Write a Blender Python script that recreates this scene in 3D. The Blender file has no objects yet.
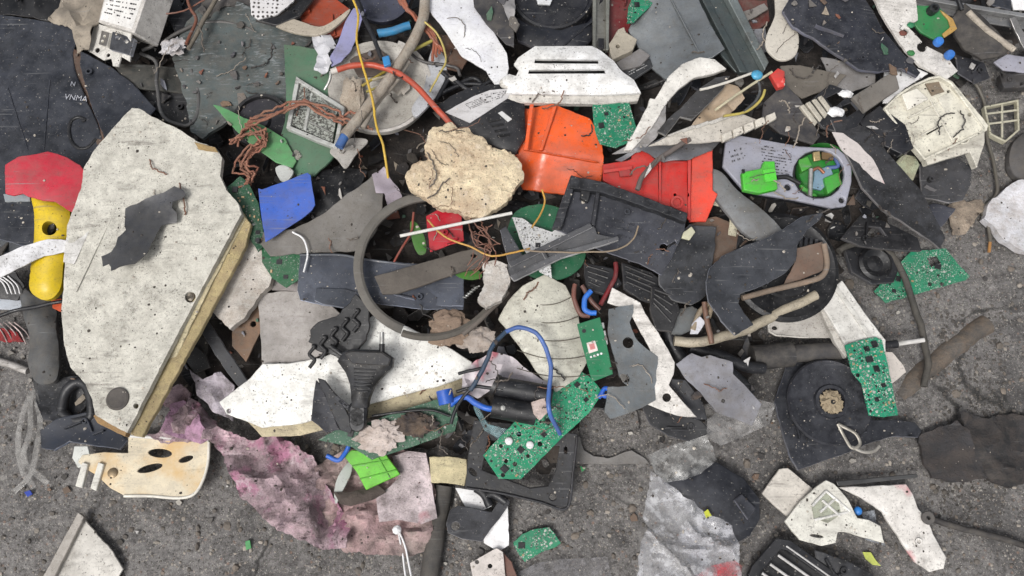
import bpy, math, random
import numpy as np
from mathutils import Vector, Matrix, noise
from mathutils.geometry import delaunay_2d_cdt
rnd = random.Random(7)
S = bpy.context.scene
COL = S.collection
# ------------------------------------------------------------ camera
FOV = math.radians(62); TILT = math.radians(18); FP = 512/math.tan(FOV/2); DIST = 852.0
CP = Vector((0, -DIST*math.sin(TILT), DIST*math.cos(TILT)))      # millimetres
RX = Vector((1, 0, 0)); UP = Vector((0, math.cos(TILT), math.sin(TILT))); FW = Vector((0, math.sin(TILT), -math.cos(TILT)))
def ray(px, py): return RX*((px-512)/FP) + UP*((288-py)/FP) + FW
def P(px, py, z=0.0):
    d = ray(px, py); return CP + d*((z-CP.z)/d.z)
def PX(w):                                                        # world mm -> picture coords
    q = w-CP; k = FP/q.dot(FW); return 512+q.dot(RX)*k, 288-q.dot(UP)*k
# ------------------------------------------------------------ heap relief
HEAP = [(-160,-160),(1180,-160),(1150,60),(990,80),(965,165),(930,225),(880,250),(850,310),(790,350),(775,410),(700,435),(610,430),(575,490),(470,490),(330,440),(250,425),(130,435),(62,405),(55,300),(-20,290),(-160,290)]
def inpoly(x, y, poly):
    c = False; n = len(poly); j = n-1
    for i in range(n):
        xi, yi = poly[i][0], poly[i][1]; xj, yj = poly[j][0], poly[j][1]
        if (yi > y) != (yj > y) and x < (xj-xi)*(y-yi)/(yj-yi)+xi: c = not c
        j = i
    return c
def segdist(pts, poly):
    pts = np.asarray(pts, float); out = np.full(len(pts), 1e9); n = len(poly)
    for i in range(n):
        a = np.array(poly[i][:2], float); b = np.array(poly[(i+1) % n][:2], float); ab = b-a
        t = np.clip(((pts-a)@ab)/max(ab@ab, 1e-9), 0, 1)
        out = np.minimum(out, np.hypot(*(pts-(a+t[:, None]*ab)).T))
    return out
HG = 8; HX0, HY0, HNX, HNY = -240, -240, 190, 120
_pts = [(HX0+i*HG, HY0+j*HG) for j in range(HNY) for i in range(HNX)]
_d = segdist(_pts, HEAP); _in = np.array([inpoly(x, y, HEAP) for x, y in _pts])
HT = np.where(_in, 34*(1-np.exp(-_d/110)), -34*_d/110).reshape(HNY, HNX)
def H(px, py):
    fx = min(max((px-HX0)/HG, 0), HNX-1.001); fy = min(max((py-HY0)/HG, 0), HNY-1.001); i, j = int(fx), int(fy); u, v = fx-i, fy-j
    return max(0.0, float((HT[j, i]*(1-u)+HT[j, i+1]*u)*(1-v)+(HT[j+1, i]*(1-u)+HT[j+1, i+1]*u)*v))
# ------------------------------------------------------------ materials
def lin(c):
    return tuple(((v/255)/12.92 if v/255 <= .04045 else ((v/255+.055)/1.055)**2.4) for v in c)+(1,)
MATS = {}; EDGE = {}
# style: rough, dust colour, dust amount, specks, bump, metallic, blotch
ST = {
 'white': dict(r=.5, dust=(112,106,98), da=.34, sp=.85, b=.5, bl=.08, gr=.55),
 'stucco':dict(r=.8, dust=(104,98,90), da=.36, sp=1.0, b=1.5, bl=.08, gr=.65),
 'clean': dict(r=.45, dust=(132,128,124), da=.22, sp=.45, b=.5, bl=.08, gr=.30),
 'dark':  dict(r=.46, dust=(74,76,82), da=.36, sp=.0, b=.7, bl=.35, gr=.0),
 'black': dict(r=.44, dust=(54,54,57), da=.26, sp=.0, b=.6, bl=.35, gr=.0),
 'matte': dict(r=.8, dust=(108,103,96), da=.42, sp=.45, b=1.0, bl=.3, gr=.35),
 'colour':dict(r=.42, dust=(104,92,84), da=.24, sp=.45, b=.5, bl=.16, gr=.30),
 'metal': dict(r=.40, dust=(96,95,92), da=.42, sp=.4, b=.6, bl=.22, m=.7, gr=.35),
 'wire':  dict(r=.45, dust=(108,102,96), da=.26, sp=.3, b=.3, bl=.12, gr=.25),
 'foam':  dict(r=.95, dust=(140,120,100), da=.42, sp=.6, b=2.4, bl=.22, gr=.30),
 'cloth': dict(r=.95, dust=(80,72,67), da=.6, sp=.6, b=2.8, bl=.4, gr=.5),
 'pcb':   dict(r=.42, dust=(90,98,88), da=.12, sp=.2, b=.4, bl=.2, gr=.2),
 'clear': dict(r=.3, dust=(150,148,145), da=.12, sp=.1, b=.5, bl=.1, gr=.08),
}
def N(nt, t, **kw):
    n = nt.nodes.new(t)
    for k, v in kw.items():
        if hasattr(n, k) and k not in n.inputs: setattr(n, k, v)
        else: n.inputs[k].default_value = v
    return n
def mixc(nt, fac, a, b, mode='MIX'):
    m = nt.nodes.new('ShaderNodeMix'); m.data_type = 'RGBA'; m.blend_type = mode
    for s, v in ((0, fac), (6, a), (7, b)):
        if hasattr(v, 'is_output'): nt.links.new(v, m.inputs[s])
        else: m.inputs[s].default_value = v
    return m.outputs[2]
def ramp(nt, src, lo, hi, a=0.0, b=1.0):
    m = nt.nodes.new('ShaderNodeMapRange'); nt.links.new(src, m.inputs[0])
    m.inputs[1].default_value = lo; m.inputs[2].default_value = hi; m.inputs[3].default_value = a; m.inputs[4].default_value = b
    return m.outputs[0]
def mth(nt, op, a, b=None):
    m = nt.nodes.new('ShaderNodeMath'); m.operation = op
    for s, v in ((0, a), (1, b)):
        if v is None: continue
        if hasattr(v, 'is_output'): nt.links.new(v, m.inputs[s])
        else: m.inputs[s].default_value = v
    return m.outputs[0]
def M(c, st='dark', col2=None, extra=None):
    key = (c, st, col2, extra)
    if key in MATS: return MATS[key]
    s = ST[st]; m = bpy.data.materials.new(st+'_surface'); m.use_nodes = True; nt = m.node_tree
    b = nt.nodes['Principled BSDF']; L = nt.links.new
    tc = N(nt, 'ShaderNodeTexCoord'); oi = N(nt, 'ShaderNodeObjectInfo')
    vm = N(nt, 'ShaderNodeVectorMath', operation='MULTIPLY'); vm.inputs[1].default_value = (7.3, 3.1, 5.7)
    cb = N(nt, 'ShaderNodeCombineXYZ')
    for i in range(3): L(oi.outputs['Random'], cb.inputs[i])
    L(cb.outputs[0], vm.inputs[0])
    ad = N(nt, 'ShaderNodeVectorMath', operation='ADD'); L(tc.outputs['Object'], ad.inputs[0]); L(vm.outputs[0], ad.inputs[1])
    sc_ = N(nt, 'ShaderNodeVectorMath', operation='SCALE'); L(ad.outputs[0], sc_.inputs[0]); L(ramp(nt, oi.outputs['Random'], 0, 1, .75, 1.35), sc_.inputs['Scale'])
    V = sc_.outputs[0]
    def nz(sc, det=6, ro=.6, vec=None):
        n = N(nt, 'ShaderNodeTexNoise'); n.inputs['Scale'].default_value = sc; n.inputs['Detail'].default_value = det; n.inputs['Roughness'].default_value = ro
        L(vec or V, n.inputs['Vector']); return n.outputs['Fac']
    base = lin(c); bl = s['bl']
    if st in ('dark', 'black'): base = tuple(v*.42 for v in base[:3])+(1,)
    c2 = lin(col2) if col2 else tuple(min(1, v*(1-bl)) for v in base[:3])+(1,)
    c3 = tuple(min(.85, v*(1+bl)+.01*bl) for v in base[:3])+(1,)
    big = nz(22, 4)
    cc = mixc(nt, ramp(nt, big, .42, .62) if col2 else ramp(nt, big, .35, .65), base if col2 else c3, c2)
    n2 = nz(75, 9, .72)
    dust = mth(nt, 'MULTIPLY', ramp(nt, n2, .40, .72), s['da']*1.5)
    cc = mixc(nt, dust, cc, lin(s['dust']))
    if s['gr']:                                                                  # grime patches with ragged edges
        gm = mth(nt, 'MULTIPLY', ramp(nt, nz(52, 10, .8), .53, .66), ramp(nt, nz(17, 3), .40, .62, .15, 1))
        cc = mixc(nt, mth(nt, 'MULTIPLY', gm, s['gr']), cc, lin((78, 72, 66)))
    else:
        gm = mth(nt, 'MULTIPLY', ramp(nt, nz(40, 10, .8), .50, .68), .8)
        cc = mixc(nt, gm, cc, tuple(v*.35 for v in base[:3])+(1,))
    if s['gr']:                                                                  # long dragged smears
        mp = N(nt, 'ShaderNodeMapping'); mp.inputs['Rotation'].default_value = (0, 0, 1.1); mp.inputs['Scale'].default_value = (16, 95, 30); L(V, mp.inputs['Vector'])
        sm = mth(nt, 'MULTIPLY', ramp(nt, nz(1.0, 8, .72, mp.outputs[0]), .53, .66), ramp(nt, nz(13, 3), .44, .60))
        cc = mixc(nt, mth(nt, 'MULTIPLY', sm, min(.75, s['gr']*1.3)), cc, lin((96, 90, 84)))
    # scratches: thin lines from stretched noise
    for ang in ((.5, 0, .7), (0, .3, 2.2)):
        mp = N(nt, 'ShaderNodeMapping'); mp.inputs['Rotation'].default_value = ang; mp.inputs['Scale'].default_value = (14, 520, 14); L(V, mp.inputs['Vector'])
        sn = nz(1.0, 2, .5, mp.outputs[0])
        f = mth(nt, 'MULTIPLY', ramp(nt, sn, .665, .70), ramp(nt, nz(31, 2), .5, .62, 0, .40))
        cc = mixc(nt, f, cc, (.22, .22, .22, 1) if sum(base[:3]) < .9 else (.16, .145, .13, 1))
    if s['sp']:
        sp1 = mth(nt, 'MULTIPLY', ramp(nt, nz(560, 5, .75), .565, .62), ramp(nt, nz(55, 6, .8), .40, .60, .10, 1))
        sp2 = mth(nt, 'MULTIPLY', ramp(nt, nz(240, 8, .85), .585, .63), ramp(nt, nz(36, 5, .75), .42, .56))
        f = mth(nt, 'MULTIPLY', mth(nt, 'MAXIMUM', sp1, sp2), s['sp'])
        cc = mixc(nt, f, cc, (.045, .038, .032, 1))
    if s['sp'] < .3 and sum(base[:3]) < .9:                                       # pale grit on dark plastic
        f = mth(nt, 'MULTIPLY', ramp(nt, nz(500, 3, .6), .66, .70), .55)
        cc = mixc(nt, f, cc, (.38, .36, .33, 1))
    rr = s['r']
    if extra == 'pcb':
        for sc, th_, cl, k in ((380, .36, (.40, .54), .95), (640, .38, (.36, .5), .9)):
            vo = N(nt, 'ShaderNodeTexVoronoi'); vo.inputs['Scale'].default_value = sc; L(V, vo.inputs['Vector'])
            hs = N(nt, 'ShaderNodeSeparateColor'); L(vo.outputs['Color'], hs.inputs[0])
            gy = N(nt, 'ShaderNodeCombineColor')
            for q in range(3): L(mth(nt, 'MULTIPLY', mth(nt, 'POWER', hs.outputs[0], 1.6), (.72, .72, .66)[q]), gy.inputs[q])
            pads = mth(nt, 'MULTIPLY', mth(nt, 'MULTIPLY', ramp(nt, vo.outputs['Distance'], th_, th_-.07), ramp(nt, nz(55, 3), cl[0], cl[1])), k*(1 if sum(base[:3]) > .2 else .28))
            cc = mixc(nt, pads, cc, gy.outputs[0])
        br = N(nt, 'ShaderNodeTexBrick'); br.inputs['Scale'].default_value = 260; br.inputs['Mortar Size'].default_value = .06; L(V, br.inputs['Vector'])
        cc = mixc(nt, mth(nt, 'MULTIPLY', br.outputs['Fac'], .35), cc, tuple(v*.4 for v in base[:3])+(1,))
    if extra == 'pits':
        cc = mixc(nt, ramp(nt, nz(150, 8, .8), .52, .62, 0, .7), cc, lin((176, 148, 118)))
        cc = mixc(nt, ramp(nt, nz(330, 5, .8), .58, .63, 0, .8), cc, lin((96, 70, 52)))
        cc = mixc(nt, ramp(nt, nz(75, 8, .8), .55, .66, 0, .7), cc, lin((236, 226, 206)))
    if extra == 'holes':
        vo = N(nt, 'ShaderNodeTexVoronoi'); vo.inputs['Scale'].default_value = 270; vo.inputs['Randomness'].default_value = .25; L(V, vo.inputs['Vector'])
        cc = mixc(nt, ramp(nt, vo.outputs['Distance'], .34, .27), cc, lin((60, 55, 52)))
    if extra == 'speckle':
        f = ramp(nt, nz(420, 3, .7), .47, .55); cc = mixc(nt, f, cc, lin((158, 162, 154)))
    if extra == 'stain':
        cc = mixc(nt, ramp(nt, nz(24, 5, .6), .44, .66, 0, .9), cc, lin((206, 172, 118)))
    if extra == 'pink':
        cc = mixc(nt, ramp(nt, nz(30, 6, .7), .52, .64, 0, .75), cc, lin((186, 122, 152)))
        cc = mixc(nt, ramp(nt, nz(26, 7, .75), .56, .66, 0, .75), cc, lin((120, 100, 96)))
        cc = mixc(nt, ramp(nt, nz(47, 7, .8), .56, .64, 0, .8), cc, lin((196, 180, 184)))
        cc = mixc(nt, ramp(nt, nz(130, 7, .8), .52, .64, 0, .85), cc, lin((58, 44, 46)))
    if extra == 'redspot':
        cc = mixc(nt, ramp(nt, nz(34, 3, .5), .60, .70, 0, .7), cc, lin((190, 70, 90)))
    if extra == 'flecks':
        mp = N(nt, 'ShaderNodeMapping'); mp.inputs['Rotation'].default_value = (0, 0, .7); mp.inputs['Scale'].default_value = (90, 420, 90); L(V, mp.inputs['Vector'])
        cc = mixc(nt, mth(nt, 'MULTIPLY', ramp(nt, nz(1, 5, .7, mp.outputs[0]), .54, .64, 0, .7), ramp(nt, nz(19, 4), .42, .6)), cc, lin((150, 154, 156)))
    L(cc, b.inputs['Base Color'])
    L(ramp(nt, n2, .35, .7, max(.12, rr-.16), min(1, rr+.3)) if st != 'clear' else ramp(nt, n2, .4, .7, .08, .3), b.inputs['Roughness'])
    if st == 'dark' or st == 'matte': b.inputs['Specular IOR Level'].default_value = .35
    b.inputs['Metallic'].default_value = s.get('m', 0)
    if st == 'clear':
        al = mth(nt, 'ADD', ramp(nt, nz(38, 6, .7), .38, .62, .04, .26), ramp(nt, nz(110, 6, .75), .5, .60, 0, .26)); L(al, b.inputs['Alpha'])
    bp = N(nt, 'ShaderNodeBump'); bp.inputs['Strength'].default_value = min(1, .22*s['b']+.1); bp.inputs['Distance'].default_value = .0009*max(.4, s['b'])
    hh = mth(nt, 'ADD', nz(340, 8, .75), mth(nt, 'MULTIPLY', n2, 1.8)); L(hh, bp.inputs['Height']); L(bp.outputs[0], b.inputs['Normal'])
    MATS[key] = m
    if st in ('dark', 'black') and not extra: EDGE[m.name] = M(tuple(min(255, int(v*1.35+14)) for v in c), 'matte')
    return m
# ------------------------------------------------------------ geometry helpers
def cat_closed(p, k=4):
    n = len(p); o = []
    for i in range(n):
        a, b, c, d = (np.array(p[(i+j) % n], float) for j in (-1, 0, 1, 2))
        for t in np.arange(k)/k:
            o.append(tuple(.5*((2*b)+(c-a)*t+(2*a-5*b+4*c-d)*t*t+(3*b-a-3*c+d)*t**3)))
    return o
def cat_open(p, k=6):
    q = [np.array(v, float) for v in p]; q = [2*q[0]-q[1]]+q+[2*q[-1]-q[-2]]; o = []
    for i in range(1, len(q)-2):
        a, b, c, d = q[i-1:i+3]
        for t in np.arange(k)/k:
            o.append(.5*((2*b)+(c-a)*t+(2*a-5*b+4*c-d)*t*t+(3*b-a-3*c+d)*t**3))
    o.append(q[-2]); return o
def saw(x, s):                                                     # jagged break: irregular straight steps
    i = math.floor(x/4.3); h = lambda k: math.sin(k*127.1+s*311.7)*43758.5453 % 1-.5
    f = x/4.3-i; f = f if h(i+77) > 0 else (0 if f < .6 else (f-.6)/.4)
    return h(i)*(1-f)+h(i+1)*f
class Rn(random.Random):
    seedv = 0.0
def rough(p, step, jit, r):
    o = []; n = len(p); arc = r.uniform(0, 500)
    for i in range(n):
        a = np.array(p[i], float); b = np.array(p[(i+1) % n], float); d = b-a; l = np.hypot(*d)
        m = max(1, int(l/step)); nn = np.array((-d[1], d[0]))/max(l, 1e-6)
        for k in range(m):
            q = a+d*k/m
            arc += l/m
            if jit: q = q+nn*jit*(1.3*noise.noise(Vector((arc*.08, 3, 7)))+1.3*saw(arc, r.seedv)+.35*r.gauss(0, 1))*(1 if k else .4)
            o.append((float(q[0]), float(q[1])))
    return o
def rnorm(p):
    a = sum(p[i-1][0]*p[i][1]-p[i][0]*p[i-1][1] for i in range(len(p)))
    return p if a > 0 else p[::-1]
def inset(p, w):
    p = rnorm(p); n = len(p); o = []
    for i in range(n):
        a = np.array(p[i-1], float); b = np.array(p[i], float); c = np.array(p[(i+1) % n], float)
        d1 = (b-a)/max(np.hypot(*(b-a)), 1e-6); d2 = (c-b)/max(np.hypot(*(c-b)), 1e-6)
        n1 = np.array((-d1[1], d1[0])); n2 = np.array((-d2[1], d2[0])); nn = n1+n2; k = nn@nn
        nn = nn*(2/k) if k > .5 else n1*1.2
        o.append(tuple(b+nn*w))
    return o
def mesh_obj(name, verts, faces, mat, bev=0, smooth=True, ang=38):
    me = bpy.data.meshes.new(name); me.from_pydata([(v[0]*.001, v[1]*.001, v[2]*.001) for v in verts], [], faces)
    me.materials.append(mat); me.validate(); me.update()
    if smooth:
        me.polygons.foreach_set('use_smooth', [True]*len(me.polygons))
        try: me.set_sharp_from_angle(angle=math.radians(ang))
        except Exception: pass
    o = bpy.data.objects.new(name, me); COL.objects.link(o)
    if bev:
        m = o.modifiers.new('edge', 'BEVEL'); m.width = bev*.001; m.segments = 2; m.limit_method = 'ANGLE'; m.angle_limit = math.radians(55)
    return o
class T:
    def __init__(s, name, label, cat, c, L, tilt=None, group=None, slope=True, seed=None):
        s.name, s.label, s.cat, s.group, s.objs = name, label, cat, group, []
        s.r = Rn(int(c[0]*131+c[1]*17+len(label))); s.r.seedv = s.r.random()*50
        cx, cy = c; s.c = c
        if tilt is None: tilt = (s.r.uniform(-3, 3), s.r.uniform(-3, 3))
        h = H(cx, cy); gx = gy = 0
        if slope and h > 0:
            gx = (H(cx+30, cy)-H(cx-30, cy))/60*.8; gy = -(H(cx, cy+30)-H(cx, cy-30))/60*.8
        n = Vector((-gx+math.tan(math.radians(tilt[0])), -gy+math.tan(math.radians(tilt[1])), 1)).normalized()
        u = (Vector((1, 0, 0))-n*n.x).normalized(); v = n.cross(u)
        s.o = P(cx, cy, h+L); s.u, s.v, s.n = u, v, n; s.base = h+L
        s.mw = Matrix(((u.x, v.x, n.x, s.o.x*.001), (u.y, v.y, n.y, s.o.y*.001), (u.z, v.z, n.z, s.o.z*.001), (0, 0, 0, 1)))
    def loc(s, px, py, w=0):
        d = ray(px, py); k = ((s.o+s.n*w)-CP).dot(s.n)/d.dot(s.n); q = CP+d*k-s.o
        return (q.dot(s.u), q.dot(s.v))
    def keep(s, o): s.objs.append([o, None]); return o
    def sub(s, o, parent):
        for e in s.objs:
            if e[0] is o: e[1] = parent
        return o
    def plate(s, part, pts, mat, z=0, th=2.5, holes=(), jit=.35, smooth=False, res=7, W=.6, wf=.02, bend=None, folds=(), pil=None, fine=0, ff=.25, bev=None, ang=38, par=None, rawlocal=False, auto=None, cr=None, shell=False):
        if cr is None and W >= 3: cr = (s.r.uniform(0, 3.1), W*.75, .05)
        if cr: res = min(res, 4.5)
        if auto is None: auto = W >= .5
        top = z+th
        L2 = (lambda x, y: s.loc(x, y, top)) if not rawlocal else (lambda x, y: (x, y))
        p = [L2(*q) for q in pts]
        if smooth: p = cat_closed(p)
        p = rough(p, max(2.0, res*.55), jit, s.r)
        hs = []
        for h in holes:                                     # (cx,cy,r) or (cx,cy,rx,ry,rot) or point list
            if len(h) in (3, 5) and not isinstance(h[0], tuple):
                cx, cy, rx = h[:3]; ry = h[3] if len(h) == 5 else rx; ro = math.radians(h[4]) if len(h) == 5 else 0
                k = 18 if rx > 3 else 10
                hp = [(cx+rx*math.cos(a)*math.cos(ro)-ry*math.sin(a)*math.sin(ro), cy+rx*math.cos(a)*math.sin(ro)+ry*math.sin(a)*math.cos(ro)) for a in (2*math.pi*i/k for i in range(k))]
            else: hp = h
            hs.append([L2(*q) for q in hp])
        xs = [q[0] for q in p]; ys = [q[1] for q in p]
        if max(max(xs)-min(xs), max(ys)-min(ys)) > 900: return None
        grid = []; y = min(ys)+res/2; row = 0
        while y < max(ys):
            x = min(xs)+(res/2 if row % 2 else 0)
            while x < max(xs):
                gx, gy = x+s.r.uniform(-.15, .15)*res, y+s.r.uniform(-.15, .15)*res
                if inpoly(gx, gy, p) and not any(inpoly(gx, gy, h) for h in hs): grid.append((gx, gy))
                x += res
            y += res*.87; row += 1
        if grid:
            dd = segdist(grid, p)
            for h in hs: dd = np.minimum(dd, segdist(grid, h))
            grid = [g for g, d in zip(grid, dd) if d > res*.35]
        vs = [Vector(q) for q in p]; es = [(i, (i+1) % len(p)) for i in range(len(p))]
        for h in hs:
            b0 = len(vs); vs += [Vector(q) for q in h]; es += [(b0+i, b0+(i+1) % len(h)) for i in range(len(h))]
        vs += [Vector(g) for g in grid]
        V2, _, F, *_ = delaunay_2d_cdt(vs, es, [], 0, 1e-5)
        fs = []
        for f in F:
            c = sum((V2[i] for i in f), Vector((0, 0)))/len(f)
            if inpoly(c.x, c.y, p) and not any(inpoly(c.x, c.y, h) for h in hs): fs.append(list(f))
        if not fs: return None
        for f in fs:
            a, b, c = V2[f[0]], V2[f[1]], V2[f[2]]
            if (b-a).cross(c-a) < 0: f.reverse()
        ds = segdist([(v.x, v.y) for v in V2], p) if pil else None
        off = Vector((s.r.uniform(0, 900), s.r.uniform(0, 900), 0)); fl = []
        for (x1, y1, x2, y2, sl) in folds:
            a = Vector(L2(x1, y1)); b = Vector(L2(x2, y2)); d = (b-a).normalized(); fl.append((a, Vector((d.y, -d.x)), sl))
        if auto and not folds and not fine and not pil and res >= 7:
            ex = max(max(xs)-min(xs), max(ys)-min(ys)); cx, cy = sum(xs)/len(xs), sum(ys)/len(ys)
            for q in range(2 if ex > 60 else 1):
                an = s.r.uniform(0, 3.14); sl = s.r.choice((-1, 1))*s.r.uniform(.04, .12 if ex > 40 else .22); fl.append((Vector((cx+s.r.uniform(-.15, .15)*ex, cy+s.r.uniform(-.15, .15)*ex)), Vector((math.sin(an), -math.cos(an))), sl))
        tv = []; bv = []
        for i, v in enumerate(V2):
            w = W*(noise.noise((Vector((v.x, v.y, 0))+off)*wf)*2+.5*noise.noise((Vector((v.x, v.y, 9))+off)*wf*3.1))
            if bend:
                a = math.radians(bend[0]); q = v.x*math.cos(a)+v.y*math.sin(a); w += bend[1]*(q/50)**2
            if cr:
                for k_ in range(2):
                    ca_, sa_ = math.cos(cr[0]+k_*1.1), math.sin(cr[0]+k_*1.1); al_ = v.x*ca_+v.y*sa_; pe_ = -v.x*sa_+v.y*ca_
                    q_ = noise.noise(Vector((al_*cr[2]*.3+off.x, pe_*cr[2]+4*noise.noise(Vector((v.x*.02, v.y*.02, off.y)))*.4, off.y+k_*7)))
                    w += cr[1]*(1-min(1, abs(q_)*3.2))**1.5*(1 if k_ == 0 else .6)
            for a, nn, sl in fl: w += sl*max(0, (v-a).dot(nn))
            t = w
            if pil: t += pil[0]*(1-math.exp(-max(ds[i], 0)/pil[1]))
            if fine: t += fine*noise.fractal((Vector((v.x, v.y, 3))+off)*ff, .8, 2, 3)
            tv.append((v.x, v.y, z+th+t)); bv.append((v.x, v.y, z+(t if shell and not fine else w)))
        nt_ = len(fs)*2; n = len(V2); faces = [tuple(f) for f in fs]+[tuple(i+n for i in reversed(f)) for f in fs]
        cnt = {}
        for f in fs:
            for i in range(len(f)):
                e = (f[i], f[(i+1) % len(f)]); cnt[e] = 1
        for (a, b) in cnt:
            if (b, a) not in cnt: faces.append((b, a, a+n, b+n))
        if bev is None: bev = min(.7, th*.22) if th >= 1.2 and not fine else 0
        o = mesh_obj(part, tv+bv, faces, mat, bev, ang=ang)
        em = EDGE.get(mat.name)
        if em and th <= 6 and len(o.data.polygons) == len(faces):
            o.data.materials.append(em)
            for f in o.data.polygons[nt_:]: f.material_index = 1
        s.objs.append([o, par]); return o
    def rim(s, part, pts, mat, w=3, z=0, h=6, smooth=False, par=None, jit=.2, W=0):
        t = z+h; p = rnorm([s.loc(x, y, t) for x, y in pts])
        if smooth: p = cat_closed(p, 3)
        q = inset(p, w)
        return s.plate(part, p, mat, z=z, th=h, holes=[q], rawlocal=True, jit=jit, W=W, res=12, par=par)
    def pts3(s, path, world):
        o = []
        for q in path:
            px, py = q[0], q[1]; w = q[2] if len(q) > 2 else 0
            if world:
                a = P(px, py, H(px, py)+s.Lw+w)-s.o; o.append((a.dot(s.u), a.dot(s.v), a.dot(s.n)))
            else:
                x, y = s.loc(px, py, w); o.append((x, y, w))
        return o
    def tube(s, part, path, r, mat, world=False, k=6, seg=10, flat=1.0, par=None, r2=None, raw=False, wob=0):
        p = [np.array(v, float) for v in path] if raw else [np.array(v, float) for v in s.pts3(path, world)]
        if len(p) > 2: p = cat_open(p, k)
        elif wob: p = [p[0]+(p[-1]-p[0])*t for t in np.linspace(0, 1, 8)]
        if wob: p = [q+np.array([s.r.gauss(0, wob) for _ in range(3)]) for q in p]
        if world and len(p) > 12:
            am = min(.8, .5*r+.25); p = [q+np.array([noise.noise(Vector((q[0]*.045+k_*9, q[1]*.045, r)))*am*1.6+noise.noise(Vector((q[0]*.16+k_*9, q[1]*.16, r)))*am*.5 for k_ in range(3)]) for q in p]
        vs = []; fs = []; m = len(p); nrm = np.array((0, 0, 1.))
        for i in range(m):
            t = p[min(i+1, m-1)]-p[max(i-1, 0)]; t = t/max(np.linalg.norm(t), 1e-6)
            nrm = nrm-t*(nrm@t); l = np.linalg.norm(nrm); nrm = nrm/l if l > 1e-3 else np.array((1., 0, 0)); bn = np.cross(t, nrm)
            rr = (r if r2 is None else r+(r2-r)*i/(m-1))*(1+(.07*noise.noise(Vector((p[i][0]*.15, p[i][1]*.15, r))) if m > 12 and seg > 6 else 0))
            for j in range(seg):
                a = 2*math.pi*j/seg; vs.append(tuple(p[i]+bn*rr*math.cos(a)+nrm*rr*flat*math.sin(a)))
        for i in range(m-1):
            for j in range(seg):
                a = i*seg+j; b = i*seg+(j+1) % seg; fs.append((a, b, b+seg, a+seg))
        fs.append(tuple(range(seg))[::-1]); fs.append(tuple(range((m-1)*seg, m*seg)))
        o = mesh_obj(part, vs, fs, mat, ang=50); s.objs.append([o, par]); return o
    def lathe(s, part, c, prof, mat, seg=56, z=0, par=None, sq=1.0, a0=0, a1=360, W=0, teeth=0):
        cx, cy = s.loc(c[0], c[1], z); vs = []; fs = []; full = a1-a0 >= 360; m = seg if full else seg+1
        for j in range(m):
            a = math.radians(a0+(a1-a0)*j/seg)
            for (r, zz) in prof:
                q = r*(1+(.03 if teeth and (j % 4) < 2 and r > .8*max(v[0] for v in prof) else 0))
                vs.append((cx+q*math.cos(a), cy+q*math.sin(a)*sq, z+zz+W*noise.noise(Vector((math.cos(a)*2, math.sin(a)*2, 5)))))
        k = len(prof)
        for j in range(seg):
            for i in range(k-1):
                a = j*k+i; b = ((j+1) % m)*k+i; fs.append((a, b, b+1, a+1))
        o = mesh_obj(part, vs, fs, mat, ang=35); s.objs.append([o, par]); return o
    def blob(s, part, c, size, mat, z=0, amp=.3, f=2.2, sub=3, par=None, rot=0):
        import bmesh
        bm = bmesh.new(); bmesh.ops.create_icosphere(bm, subdivisions=sub, radius=1); off = Vector((s.r.uniform(0, 99),)*3)
        cx, cy = s.loc(c[0], c[1], z+size[2]); ca, sa = math.cos(rot), math.sin(rot); vs = []
        for v in bm.verts:
            q = v.co*(1+amp*noise.fractal(v.co*f+off, .7, 2, 4)); x, y = q.x*size[0], q.y*size[1]
            vs.append((cx+x*ca-y*sa, cy+x*sa+y*ca, z+size[2]+q.z*size[2]))
        fs = [tuple(v.index for v in f_.verts) for f_ in bm.faces]; bm.free()
        o = mesh_obj(part, vs, fs, mat, ang=60); s.objs.append([o, par]); return o
    def text(s, part, txt, c, size, mat, rot=0, z=0, par=None):
        cu = bpy.data.curves.new('t', 'FONT'); cu.body = txt; cu.size = size*.001; cu.extrude = .00015; cu.align_x = 'CENTER'; cu.align_y = 'CENTER'
        t = bpy.data.objects.new('t', cu); COL.objects.link(t); dg = bpy.context.evaluated_depsgraph_get(); me = bpy.data.meshes.new_from_object(t.evaluated_get(dg))
        bpy.data.objects.remove(t); x, y = s.loc(c[0], c[1], z)
        me.transform(Matrix.Translation((x*.001, y*.001, z*.001)) @ Matrix.Rotation(math.radians(rot), 4, 'Z')); me.materials.clear(); me.materials.append(mat)
        o = bpy.data.objects.new(part, me); COL.objects.link(o); s.objs.append([o, par]); return o
    def bars(s, part, quad, rows, mat, z=0, dens=.7, bh=.5):
        """rows of printed marks inside a quad given in picture coordinates (tl,tr,br,bl)"""
        q = [np.array(s.loc(x, y, z)) for x, y in quad]; vs = []; fs = []
        for i in range(rows):
            v = (i+.5)/rows; u = .03
            while u < .95:
                du = s.r.uniform(.01, .07)
                if s.r.random() < dens:
                    h = bh/rows*s.r.uniform(.6, 1)/2
                    c = [(1-b)*((1-a)*q[0]+a*q[1])+b*((1-a)*q[3]+a*q[2]) for a, b in ((u, v-h), (u, v+h), (min(u+du, .97), v+h), (min(u+du, .97), v-h))]
                    n = len(vs); vs += [(*t, z) for t in c]+[(*t, z+.12) for t in c]
                    fs += [(n+4, n+5, n+6, n+7), (n, n+1, n+5, n+4), (n+1, n+2, n+6, n+5), (n+2, n+3, n+7, n+6), (n+3, n, n+4, n+7)]
                u += du+.015
        if vs: o = mesh_obj(part, vs, fs, mat, smooth=False); s.objs.append([o, None]); return o
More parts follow.
